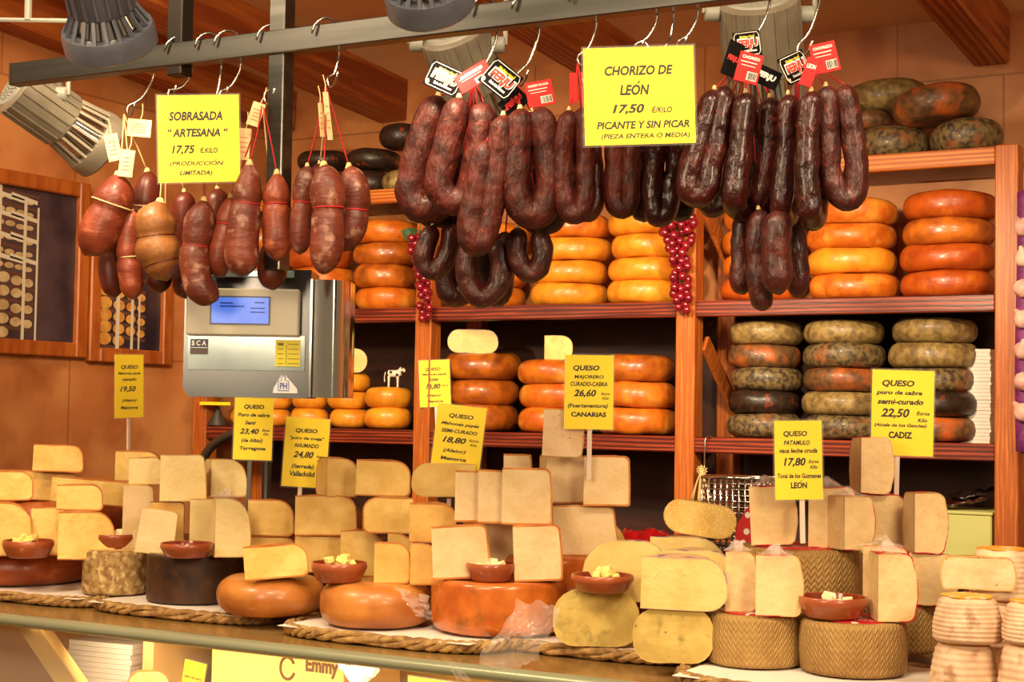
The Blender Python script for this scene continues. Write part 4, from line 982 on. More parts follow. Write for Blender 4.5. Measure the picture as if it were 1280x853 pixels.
# ------------------------------------------------------------------ sample bowls with cheese cubes
CM = []
for q in range(4):
    mb = MB(); rr = random.Random(q); mb.box((0, 0, .006), (.015, .013, .012), bev=.0015)
    V = [v*(1+.18*noise.noise(v*90+Vector((q, q, q)))) for v in mb.V]; CM.append(mesh('cheese_cube', V, mb.F, True, 30))
def bowl(key, where, x0, x1, y0, y1, D, on, n, cmat, fill=.75, adj='pale'):
    D = rest(on, (x0+x1)/2, y1, D, .8); s = D/FPX; r = (x1-x0)/2*D/FPX; zb = TOP[on]; h = (y1-y0)*s*.80
    p = atD((x0+x1)/2, y1, D+r*.6/K); 
    pr = [(.0005, .001), (r*.70, 0), (r*.80, h*.10), (r*.97, h*.62), (r*1.0, h*.70), (r*.985, h*.97), (r*.965, h), (r*.93, h*.97)]
    root = empty('sample_bowl', (p.x, p.y, zb+.0005)); tag(root, 'small terracotta bowl '+where, 'bowl', 'terracotta sample bowls')
    MB().lathe(pr, 40).build('bowl_body', TERRA, root, True, 50)
    MB().lathe([(r*.93, h*.97), (r*.90, h*.72), (r*.78, h*.24), (.0005, h*.16)], 40).build('glazed_inside', TERRD, root, True, 50)
    rr = random.Random(int(x0)); pts = []
    for i in range(n):
        lay = i/n
        a = rr.random()*6.3; q = sqrt(rr.random())*r*.72*(1-.45*lay)
        pts.append((p.x+q*cos(a), p.y+q*sin(a), zb+h*.22+.0005+h*fill*.75*lay))
    for i, t in enumerate(pts):
        me = CM[i % 4]
        if cmat.name not in [m_.name for m_ in me.materials]: pass
        o = bpy.data.objects.new('cheese_cube', me if cmat is CUBE else CMW[i % 4]); COL.objects.link(o); o.location = t
        k = rr.uniform(.85, 1.2); o.scale = (k, k, k); o.rotation_euler = (rr.uniform(-.5, .5), rr.uniform(-.5, .5), rr.random()*6)
        tag(o, adj+' cheese sample in the bowl '+where, 'cheese', 'cheese samples in the bowl '+where)
CMW = [c.copy() for c in CM]
for c in CM: c.materials.append(CUBE)
for c in CMW: c.materials.append(CUBEW)
bowl('ba', 'on the biggest brown cheese', 3, 67, 661, 688, 4.40, 'L1', 22, CUBE, 1.1, 'yellow')
bowl('bb', 'half hidden by white wedges', 114, 172, 661, 683, 4.42, 'b2', 14, CUBEW, 1.0)
bowl('bc', 'on the charcoal drum', 200, 267, 669, 692, 4.12, 'b3', 5, CUBEW, .2)
bowl('bd', 'beside the leaning yellow wedge', 388, 459, 699, 730, 3.88, 'b5', 20, CUBE, 1.1, 'yellow')
bowl('be', 'between the two large white wedges', 582, 646, 701, 730, 3.60, 'b6', 12, CUBEW, .9)
bowl('bf', 'on the green yellow half cheese', 713, 793, 714, 741, 3.52, 'b7', 22, CUBE, 1.1, 'creamy')
bowl('bg', 'on the front plaited drum', 997, 1084, 742, 776, 3.16, 'b10', 16, CUBEW, .8)

# ================================================================== THE HANGING BAR, SCALE AND SAUSAGES
BL = atZ(20, 94, 2.193); BR_ = atZ(640, 19, 2.193)
BDIR = (BR_-BL).normalized(); BE = BL+BDIR*((BR_-BL).length*1.75)
BA = math.atan2(BDIR.y, BDIR.x); BN = Vector((-BDIR.y, BDIR.x, 0))       # BN points away from the customer
def Db(x):
    """depth of the bar at picture column x"""
    q = ray(x, 426.5); t = (BL-EYE).dot(BN)/q.dot(BN); return t/K
bar = empty('hanging_bar', (BL+BE)/2, BA); tag(bar, 'long square steel bar running across the top with sausages hooked on it', 'bar')
BL_ = (BE-BL).length
MB().box((0, 0, 0), (BL_, .03, .042), bev=.002).build('square_tube', STEEL, bar, True, 30)
MB().box((-BL_/2-.002, 0, 0), (.004, .031, .043), bev=.001).build('end_cap', DARKM, bar, True, 30)
def post(x, yb, off, wd, mat, name):
    D = Db(x); p = atD(x, 60, D)+BN*off; top = ceil_z(p.y)-.005; zb = zat(x, yb, D)
    o = MB().box((0, 0, 0), (wd, wd, top-zb), bev=.002).build(name, mat, bar, True, 30); o.matrix_local = Matrix.Translation(Matrix.Rotation(-BA, 3, 'Z') @ (Vector((p.x, p.y, (top+zb)/2))-bar.location)); return o
post(211, 92, .0305, .034, DARKM, 'hanger_post')
post(339, 338, .0305, .033, STEEL, 'hanger_post')
post(872, -40, .0305, .033, STEEL, 'hanger_post')

# hooks
HG = 'steel S hooks on the bar'
def hook(label, xt, xe, ye, curl=14, side=1, front=True, xm=None):
    """from the bar top at column xt to the lower bend at pixel (xe, ye)"""
    D = Db(xt); p = BL+BDIR*((atD(xt, 60, D)-BL).dot(BDIR)); s = D/FPX; root = empty('steel_hook', (p.x, p.y, p.z), BA)
    tag(root, label, 'hook', HG)
    q = atD(xe, ye, Db(xe)); lx = (q-p).dot(BDIR); lz = q.z-p.z; tp = .021
    P = [(-.020, -.021, tp-.016), (-.014, -.020, tp-.002), (-.006, -.012, tp+.010), (.002, .004, tp+.012), (.008, .0195, tp+.004), (.010, .0205, tp-.02), (.008, .0205, -tp-.012)]
    c = curl*s
    P += [(.008+(lx-.008)*.45-side*c*.25, .014, (-tp-.012+lz)*.5), (lx-side*c*.62, .004, lz+c*.95), (lx-side*c*.35, 0, lz+c*.25), (lx, -.004, lz), (lx+side*c*.5, -.008, lz+c*.35), (lx+side*c*.85, -.011, lz+c*1.1)]
    MB().tube(spline(P, .008), .0021, 8).build('hook_wire', HOOKM, root, True, 80); return root
hook('hook holding the large red sobrasada bunch nearest the wall', 166, 155, 143)
hook('hook behind the upper edge of the sobrasada sign, nearest the wall', 214, 206, 122)
hook('hook that carries the sobrasada price sign', 252, 250, 138, 14, -1)
hook('hook beside the one that carries the sobrasada sign', 276, 271, 124)
hook('hook in front of the steel post with a cream tag', 330, 328, 128, 16)
hook('hook with red strings above the whitish sobrasadas', 400, 407, 107, 16)
hook('hook above the first black chorizo tag', 598, 592, 100, 16)
hook('hook between black and red tags above the long chorizo', 652, 645, 105, 16)
hook('hook next to the chorizo sign with thin red tags', 724, 722, 79, 15)
hook('hook at the upper edge of the chorizo sign, beside the wall end', 800, 792, 62, 12)
hook('hook that carries the chorizo price sign', 822, 816, 66, 16, -1)
hook('hook at the upper edge of the chorizo sign, nearest the lamp', 852, 846, 58, 12)
hook('hook holding the glossy dark chorizos', 942, 932, 62, 16)
hook('hook holding the darkest chorizos', 1006, 1000, 68, 16)

# ------------------------------------------------------------------ sausages
def to_local(P, org): return [Vector(p)-Vector(org) for p in P]
def sausage(name, label, grp, pts, rad, dd, mat, hookpx=None, strc=REDS, n=16, amp=.0032, prof=None, pinch=(), cat='sausage', wig=34, tags=()):
    """pts: centre line read in picture columns and rows; dd: how far behind (+) or before (-) the bar it hangs"""
    Dm = Db(sum(p[0] for p in pts)/len(pts))+dd/K
    P = [atD(p[0], p[1], Dm+(p[2]/K if len(p) > 2 else 0)) for p in pts]; r = rad*Dm/FPX
    S = spline(P, r*.22); L_ = [0]
    for a, b in zip(S[:-1], S[1:]): L_.append(L_[-1]+(b-a).length)
    T_ = L_[-1]; R = []
    for l in L_:
        e = min(l, T_-l); q = min(1, e/(r*1.15)); k = sqrt(max(.05, 1-(1-q)**2))
        if prof:
            t = l/T_; i = t*(len(prof)-1); i0 = min(int(i), len(prof)-2); k *= prof[i0]+(prof[i0+1]-prof[i0])*(i-i0)
        k *= 1-sum(.16*math.exp(-((l/T_-tp)/.035)**2) for tp in pinch); R.append(r*k)
    org = S[0]
    root = MB().tube(to_local(S, org), R, n, amp=amp, freq=wig).build(name, mat, None, True, 80, loc=org)
    tag(root, label, cat, grp)
    if hookpx:
        q = atD(hookpx[0], hookpx[1], Db(hookpx[0])); ends = [S[0]] if len(hookpx) > 2 else [S[0], S[-1]]
        MB().tube([Vector((0, 0, -.004)), Vector((0, 0, .006))], [r*.26, r*.14], 8).build('tied_end', CREAMS, root, True, 80)
        mb = MB()
        for e in ends:
            if e.z < q.z: mb.tube(to_local(spline([e, (e+q)/2+Vector((.002, 0, -.003)), q], .02), org), .0013, 6)
        if mb.V: mb.build('string', strc, root, True, 80)
    return root, org, S, R
def ring_string(root, org, S, R, t, mat, th=.0016, name='tie_string'):
    i = int(t*(len(S)-1)); i = max(1, min(len(S)-2, i)); d = (S[i+1]-S[i-1]).normalized(); u = d.orthogonal().normalized(); v = d.cross(u)
    P = [S[i]-org+(u*cos(a)+v*sin(a))*(R[i]*1.02) for a in [2*pi*j/18 for j in range(19)]]
    MB().tube(P, th, 6, cap=False).build(name, mat, root, True, 80)
def card_tag(root, org, x, y, wpx, hpx, D, rolld, mat, lines=None, lmat=REDP, yaw=0, extra=None, label=None, holes=True):
    s = D/FPX; W_, H_ = wpx*s, hpx*s; p = atD(x, y, D)-org
    rot = (Matrix.Rotation(YAW+radians(yaw), 4, 'Z') @ Matrix.Rotation(radians(-rolld), 4, 'Y'))
    t = MB().box((0, 0, 0), (W_, .0012, H_), bev=.0004).build('paper_tag', mat, root, False, loc=p); t.rotation_euler = rot.to_euler()
    if label: t['label'] = label
    if lines:
        o = lettering(lines, W_, H_, .0008, t, lmat, 'tag_print')
    if extra == 'barcode':
        mb = MB(); rr = random.Random(int(x))
        mb.box((.2*W_, -.0008, -.26*H_), (.42*W_, .0004, .28*H_)); mb.box((-.05*W_, -.0008, .18*H_), (.7*W_, .0004, .03*H_)); mb.box((-.05*W_, -.0008, .06*H_), (.6*W_, .0004, .02*H_))
        mb.build('white_patch', WHT, t, False)
        mb = MB(); xx = .02
        while xx < .38: w_ = rr.choice((.012, .02, .03)); mb.box(((xx+w_/2)*W_, -.0012, -.26*H_), (w_*W_, .0004, .24*H_)); xx += w_+rr.choice((.012, .02))
        mb.build('barcode', INK, t, False)
    if extra == 'border':
        lettering([('FERJU', .525, .505, .80, .47, .1, .09)], W_, H_, .0007, t, WHT, 'tag_outline')
        lettering([('Sabadiego y leonés', .52, .22, .56, .13, .3, .01)], W_, H_, .0008, t, YELP, 'tag_print')
        lettering([('Embutidos leoneses', .55, .77, .55, .10, .2, .01)], W_, H_, .0008, t, WHT, 'tag_print')
        MB().add([(-.40*W_+.055*W_*cos(a), -.0009, -.34*H_+.075*W_*sin(a)) for a in [2*pi*j/14 for j in range(14)]], [tuple(range(14))]).build('cream_dot', TAGW, t, False)
        mb = MB()
        P = [(-.46, -.30), (-.40, -.44), (.40, -.44), (.46, -.30), (.46, .30), (.40, .44), (-.40, .44), (-.46, .30), (-.46, -.30)]
        mb.tube([(a*W_, -.0008, b*H_) for a, b in P], .0006, 4); mb.build('border_print', WHT, t, False)
    return t
BT = [('FERJU', .52, .52, .74, .40, .1, .05)]
BT2 = [('Sabadiego', .5, .2, .5, .12, .2, 0)]

CG = 'U shaped chorizos with branded tags'; CR = 'red brown chorizos by the chorizo sign'; CK = 'glossy dark chorizos'; CL = 'dark chorizos hanging in the lower row'
c1 = sausage('chorizo', 'red brown U chorizo at the wall end of the tagged bunch', CG, [(548, 120), (532, 165), (520, 205), (514, 238), (524, 258), (546, 258), (562, 230, .02), (574, 185, .04), (590, 130, .05)], 20, -.02, CHOR, (592, 100))
c2 = sausage('chorizo', 'red brown U chorizo hanging second, in front of the first', CG, [(574, 122), (564, 165), (553, 205), (549, 232), (562, 252), (583, 245), (595, 210), (601, 170), (605, 128)], 18.5, -.07, CHOR, (592, 100))
c3 = sausage('chorizo', 'shaded chorizo mostly behind the first two of the tagged bunch', CG, [(560, 135), (536, 200), (528, 250), (542, 268), (574, 262), (600, 220), (612, 150)], 17, .055, CHOR, (592, 100))
c3b = sausage('chorizo', 'shadowed short loop low behind the tagged bunch', CG, [(590, 150), (572, 230), (578, 280), (602, 282), (612, 240), (614, 160)], 16, .11, CHOR, (592, 100))
c4 = sausage('chorizo', 'longest front chorizo loop reaching below its neighbours', CG, [(629, 144), (625, 185), (617, 230), (611, 275), (602, 302), (589, 300), (590, 268), (598, 225), (607, 178)], 16.5, -.09, CHOR, (645, 105))
c5 = sausage('chorizo', 'widest front chorizo loop under the red barcode tag', CG, [(650, 136), (648, 180), (645, 225), (650, 256), (666, 270), (682, 256), (687, 220), (682, 175), (676, 134)], 18.5, -.05, CHOR, (645, 105))
c6 = sausage('chorizo', 'dark chorizo behind the widest loop', CG, [(664, 140), (656, 210), (664, 272), (682, 280), (696, 262), (698, 210), (688, 150)], 15, .07, CHOM, (645, 105))
D0 = Db(592)
card_tag(c1[0], c1[1], 555, 98, 44, 34, D0-.06, -24, TAGB, BT, REDP, extra='border', label='black tag with red lettering')
card_tag(c2[0], c2[1], 592, 96, 46, 24, D0-.085, 32, TAGR, [('AUTENTICO', .5, .25, .7, .16, 0, .02)], WHT, extra='barcode', label='red and white barcode tag')
card_tag(c4[0], c4[1], 626, 99, 44, 38, Db(626)-.09, -38, TAGB, BT, REDP, extra='border', label='black tag with red lettering')
card_tag(c5[0], c5[1], 675, 117, 34, 32, Db(675)-.05, 12, TAGR, [('CHORIZO DE LEON', .48, .16, .75, .09, 0, .01)], WHT, extra='barcode', label='red barcode tag')
card_tag(c6[0], c6[1], 642, 128, 34, 24, Db(642)-.04, 42, TAGB, BT, REDP, label='black tag with red lettering')
d1 = sausage('chorizo', 'dark loop hanging low at the wall end of the tagged bunch', CL, [(541, 282), (532, 308), (530, 328), (541, 338), (556, 326), (564, 300), (566, 275)], 13, .02, CHOM, (592, 100))
d2 = sausage('chorizo', 'dark loop at the bottom middle of the tagged bunch', CL, [(588, 300), (584, 330), (587, 356), (603, 372), (622, 358), (627, 330), (623, 300)], 14.5, .0, CHOM, (592, 100))
d3 = sausage('chorizo', 'dark loop behind the bottom middle one, wall side', CL, [(560, 300), (557, 345), (564, 368), (580, 366), (588, 330), (590, 300)], 14.5, .16, CHOM, (592, 100))
d4 = sausage('chorizo', 'nearly black loop hanging low before the golden cheeses', CL, [(646, 285), (646, 315), (655, 338), (670, 338), (678, 318), (675, 285)], 13.5, .02, CHOM, (645, 105))
d5 = sausage('chorizo', 'dark loop behind the bottom middle one, lamp side', CL, [(614, 290), (610, 345), (618, 370), (628, 366), (630, 330), (632, 290)], 13, .08, CHOM, (645, 105))
e1 = sausage('chorizo', 'glossy red brown chorizo pair just beside the chorizo sign', CR, [(711, 138), (706, 185), (706, 240), (713, 266), (726, 264), (731, 235), (732, 190), (728, 135)], 13.5, -.03, CHOR, (722, 79))
e2 = sausage('chorizo', 'dark chorizo behind the pair beside the chorizo sign', CR, [(726, 150), (722, 230), (730, 265), (742, 258), (743, 220), (738, 160)], 12, .04, CHOM, (722, 79))
card_tag(e1[0], e1[1], 717, 110, 10, 38, Db(717)-.03, 2, TAGR, None, label='thin red tag')
card_tag(e2[0], e2[1], 733, 108, 18, 34, Db(733)+.04, -6, TAGR, [('LEON', .5, .3, .7, .14, 0, .01)], WHT, label='red tag')
f1 = sausage('chorizo', 'red brown chorizo loop under the wall end of the chorizo sign', CR, [(770, 150), (768, 200), (767, 245), (773, 259), (784, 257), (788, 230), (788, 150)], 13, .05, CHOR, (792, 62))
f2 = sausage('chorizo', 'glossy chorizo loop under the middle of the chorizo sign', CR, [(824, 150), (819, 205), (817, 250), (821, 270), (832, 268), (838, 245), (844, 205), (848, 150)], 13, .03, CHOD, (816, 66))
f3 = sausage('chorizo', 'dark chorizo behind the two loops under the sign', CR, [(800, 150), (797, 220), (800, 262), (810, 262), (812, 220), (812, 150)], 12, .10, CHOD, (816, 66))
f4 = sausage('chorizo', 'black chorizo end peeping beneath the sign edge', CR, [(846, 150), (842, 225), (845, 262), (856, 262), (858, 220), (858, 150)], 12, .10, CHOD, (846, 58))
g1 = sausage('chorizo', 'glossy chorizo loop slanting against the edge of the chorizo sign', CK, [(893, 112), (880, 155), (867, 195), (860, 226), (866, 244), (880, 240), (889, 210), (898, 165), (907, 108)], 15.5, -.06, CHOD, (932, 62))
g1b = sausage('chorizo', 'black chorizo behind the slanting glossy loop', CK, [(914, 120), (902, 180), (884, 240), (888, 258), (902, 250), (912, 210), (920, 130)], 14, .04, CHOD, (932, 62))
g2 = sausage('chorizo', 'glossy straight chorizo beneath the red barcode tag', CK, [(932, 116), (928, 165), (922, 215), (918, 248), (924, 262, .03), (940, 262, .07), (950, 220, .07), (952, 130, .06)], 15.5, -.05, CHOD, (932, 62))
g3 = sausage('chorizo', 'glossy black chorizo between the two dark bunches', CK, [(962, 122), (962, 170), (956, 220), (950, 252), (958, 262, .03), (972, 240, .06), (976, 140, .06)], 15, .0, CHOD, (932, 62))
g4 = sausage('chorizo', 'matte wine red chorizo beginning the darkest bunch', CK, [(985, 118), (985, 165), (981, 215), (976, 258), (982, 272, .03), (990, 250, .06), (994, 130, .06)], 13.5, -.04, CHOD, (1000, 68))
g5 = sausage('chorizo', 'wine red chorizo hanging straight in front of the darkest bunch', CK, [(1014, 114), (1010, 165), (1009, 215), (1012, 262), (1018, 272, .03), (1022, 240, .06), (1022, 130, .06)], 15, -.07, CHOD, (1000, 68))
g6 = sausage('chorizo', 'matte black wide U chorizo ending the row', CK, [(1032, 108), (1034, 155), (1036, 200), (1042, 232), (1056, 250), (1069, 238), (1070, 205), (1064, 155), (1056, 106)], 15.5, -.03, CHOM, (1000, 68))
card_tag(g1[0], g1[1], 916, 74, 22, 46, Db(916)-.06, -18, TAGB, [('FERJU', .5, .5, .7, .2, .1, .03)], REDP, yaw=20, label='black and red tag')
card_tag(g2[0], g2[1], 936, 85, 30, 38, Db(936)-.10, -14, TAGR, [('CHORIZO', .5, .16, .75, .1, 0, .01)], WHT, extra='barcode', label='red barcode tag')
card_tag(g1b[0], g1b[1], 934, 55, 34, 32, Db(934)-.03, 8, TAGB, BT, REDP, extra='border', label='black tag with red lettering')
card_tag(g3[0], g3[1], 958, 96, 34, 24, Db(958)-.05, -24, TAGB, [('FERJU', .5, .5, .7, .4, .1, .05)], WHT, label='black and white tag')
card_tag(g4[0], g4[1], 994, 84, 34, 36, Db(994)-.05, 26, TAGB, BT, REDP, extra='border', label='black tag with red lettering')
card_tag(g6[0], g6[1], 1031, 72, 33, 38, Db(1031)-.07, 14, TAGR, [('CHORIZO', .5, .16, .75, .1, 0, .01)], WHT, extra='barcode', label='red barcode tag')
card_tag(g5[0], g5[1], 1012, 90, 17, 36, Db(1012)-.10, -20, TAGR, [('LEON', .5, .3, .7, .16, 0, .01)], WHT, yaw=-25, label='folded red tag')
h1 = sausage('chorizo', 'black chorizo hanging low, wall side of the lower four', CL, [(930, 262), (926, 310), (926, 350), (930, 368)], 13, .0, CHOM, (932, 62, 1))
h2 = sausage('chorizo', 'black chorizo reaching lowest of all', CL, [(948, 262), (947, 320), (951, 365), (955, 388)], 15, -.02, CHOM, (932, 62, 1))
h3 = sausage('chorizo', 'thick black chorizo in front of the lower four', CL, [(972, 262), (970, 310), (972, 350), (974, 368)], 19, -.05, CHOM, (1000, 68, 1))
h4 = sausage('chorizo', 'black chorizo hanging low behind, post side of the lower four', CL, [(992, 268), (996, 320), (998, 355), (994, 372)], 14, .04, CHOM, (1000, 68, 1))

SG = 'sobrasadas hanging from the bar'
def sob(label, pts, rad, dd, mat, hk, rings=(), prof=None, strc=CREAMS, amp=.003, rs=None):
    o = sausage('sobrasada', label, SG, pts, rad, dd, mat, hk, strc, 20, amp, prof, rings, wig=18)
    for t in rings: ring_string(*o, t, rs or strc)
    return o
s1 = sob('big smooth red sobrasada hanging slanted nearest the wall', [(148, 218), (142, 250), (126, 288), (106, 318)], 26, -.06, SOB1, (155, 143, 1), (.42,), (.75, .95, 1, 1, .85))
sob('dark sobrasada behind the hook tags beside the big red one', [(184, 214), (184, 240), (178, 300), (174, 330)], 18, .06, SOB4, (155, 143, 1), (.4,), (.7, 1, 1, .9))
sob('slim red sobrasada with cream string beside the ochre one', [(164, 262), (161, 310), (164, 350), (166, 374)], 16, -.02, SOB1, (155, 143, 1), (.55,), (.6, .9, 1, .95))
sob('deep red sobrasada half hidden behind the big slanted one', [(146, 270), (140, 320), (140, 350), (144, 372)], 16, .05, SOB4, (155, 143, 1), (), (.7, 1, 1, .9))
sob('fat ochre sobrasada tied with dark string', [(200, 252), (194, 280), (199, 318), (209, 350)], 26, -.05, SOB2, (206, 122, 1), (.46, .78), (.82, 1.04, .96, 1.08, 1.0, .9), rs=SOB4)
sob('brown sobrasada end showing beneath the fat ochre one', [(206, 310), (200, 345), (197, 366)], 16, .04, SOB4, (206, 122, 1))
sob('dark narrow sobrasada between the ochre and the curved one', [(230, 240), (229, 290), (230, 340), (230, 372)], 14, .05, SOB4, (206, 122, 1))
sob('curved sobrasada bending at its foot', [(255, 250), (248, 285), (244, 325), (250, 358), (272, 374)], 19.5, -.04, SOB3, (250, 138, 1), (.42,), (.7, 1, .95, 1, 1, .9), REDS)
sob('pinkish sobrasada beside the tall whitened one', [(288, 246), (281, 290), (274, 330), (280, 346)], 16, .0, SOB1, (328, 128, 1), (.36,), (.6, .85, 1, 1, .9), REDS)
sob('tall sobrasada with whitened foot in front of the steel post', [(312, 204), (309, 250), (303, 300), (302, 345)], 21, -.06, SOB3, (328, 128, 1), (.36,), (.5, .85, .95, 1.05, 1), REDS)
sob('smooth brown sobrasada in front of the scale', [(346, 216), (345, 255), (347, 295), (346, 326)], 18, -.02, SOB1, (328, 128, 1), (.36,), (.55, .95, .95, 1.05, 1), REDS)
sob('dark short sobrasada hanging over the scale display', [(342, 300), (340, 335), (342, 362)], 18, .03, SOB4, (328, 128, 1))
sob('slim sobrasada at the wall side of the whitish three', [(384, 208), (379, 250), (376, 290), (375, 318)], 14, -.02, SOB3, (407, 107, 1), (.42,), (.9, 1, .95, 1, .9), REDS)
sob('whitish sobrasada in front of the group of three', [(405, 206), (410, 250), (409, 300), (403, 342)], 22, -.06, SOB3, (407, 107, 1), (.42,), (.75, 1, .9, 1, .8), REDS)
sob('dark wrinkled sobrasada at the shelf side of the whitish three', [(436, 208), (444, 245), (442, 280), (428, 314)], 19, .02, SOB3, (407, 107, 1), (.5,), (.75, 1, .95, .95, .8), REDS)
sob('dark sobrasada deep behind the whitish three', [(400, 205), (398, 250), (400, 300)], 17, .08, SOB4, (407, 107, 1))
sob('small dark sobrasada top showing behind the sobrasada sign', [(272, 236), (270, 270), (268, 300)], 16, .07, SOB4, (271, 124, 1))
D1 = Db(160)
def hangtag(label, x, y, w_, h_, D, roll, yaw=0):
    p = atD(x, y+h_/2, D); s = D/FPX
    root = empty('paper_tag', p); root.rotation_euler = (Matrix.Rotation(YAW+radians(yaw), 4, 'Z') @ Matrix.Rotation(radians(-roll), 4, 'Y')).to_euler()
    tag(root, label, 'tag', 'cream paper tags tied to the sobrasadas')
    MB().box((0, 0, h_*s/2), (w_*s, .0012, h_*s)).build('tag_card', TAGW, root, False)
    mb = MB()
    for k in range(4): mb.box((0, -.0008, h_*s*(.25+.15*k)), (w_*s*.6, .0003, .0012))
    mb.build('tag_print', REDP, root, False)
    MB().tube(spline([(0, .001, h_*s*.95), (.003, .002, h_*s+.012), (.001, .004, h_*s+.03)], .01), .0011, 6).build('string', CREAMS, root)
hangtag('cream tag standing out sideways by the wall end hook', 173, 160, 30, 22, D1, -4)
hangtag('cream tag hanging tilted above the big red sobrasada', 145, 184, 17, 34, D1-.05, 14)
hangtag('cream tag hanging lowest above the slim red sobrasada', 156, 204, 18, 34, D1-.07, -6)
hangtag('crumpled cream tag on the hook before the steel post', 315, 142, 16, 30, Db(315)-.02, -18)
hangtag('pink lettered tag beside the sobrasada sign', 303, 180, 16, 40, Db(303), -4)
hangtag('narrow cream tag on the hook above the whitish sobrasadas', 413, 145, 7, 60, Db(413)-.02, 8, 30)
hangtag('thin cream tag nearer the steel post above the whitish sobrasadas', 403, 150, 6, 42, Db(403)-.02, 6, 40)

# the two big signs on the bar
sign('B1', 'yellow hanging price sign for sobrasada', 197, 302, 116, 230, Db(250)-.10,
     [('SOBRASADA', .47, .24, .66, .105, .2, .02), ('“ ARTESANA “', .49, .43, .74, .10, .2, .02), ('17,75', .31, .63, .28, .11, .2, .015), ('€.KILO', .62, .635, .22, .065, .15, .01), ('(PRODUCCIÓN', .47, .79, .66, .06, .25, 0), ('LIMITADA)', .46, .90, .40, .07, .2, .005)], yaw=4, roll=2.5, grp='yellow signs hung on the bar', sname='hanging_price_sign')
sign('B2', 'large yellow hanging price sign for chorizo from León', 729, 872, 54, 183, Db(810)-.16,
     [('CHORIZO DE', .5, .24, .62, .10, .2, .02), ('LEÓN', .46, .44, .27, .11, .2, .02), ('17,50', .40, .64, .29, .11, .25, .02), ('€/KILO', .70, .65, .19, .065, .2, .005), ('PICANTE Y SIN PICAR', .53, .80, .84, .08, .2, .015), ('(PIEZA ENTERA O MEDIA)', .55, .92, .80, .065, .2, .005)], yaw=-3, roll=2, pitch=-2, grp='yellow signs hung on the bar', sname='hanging_price_sign')

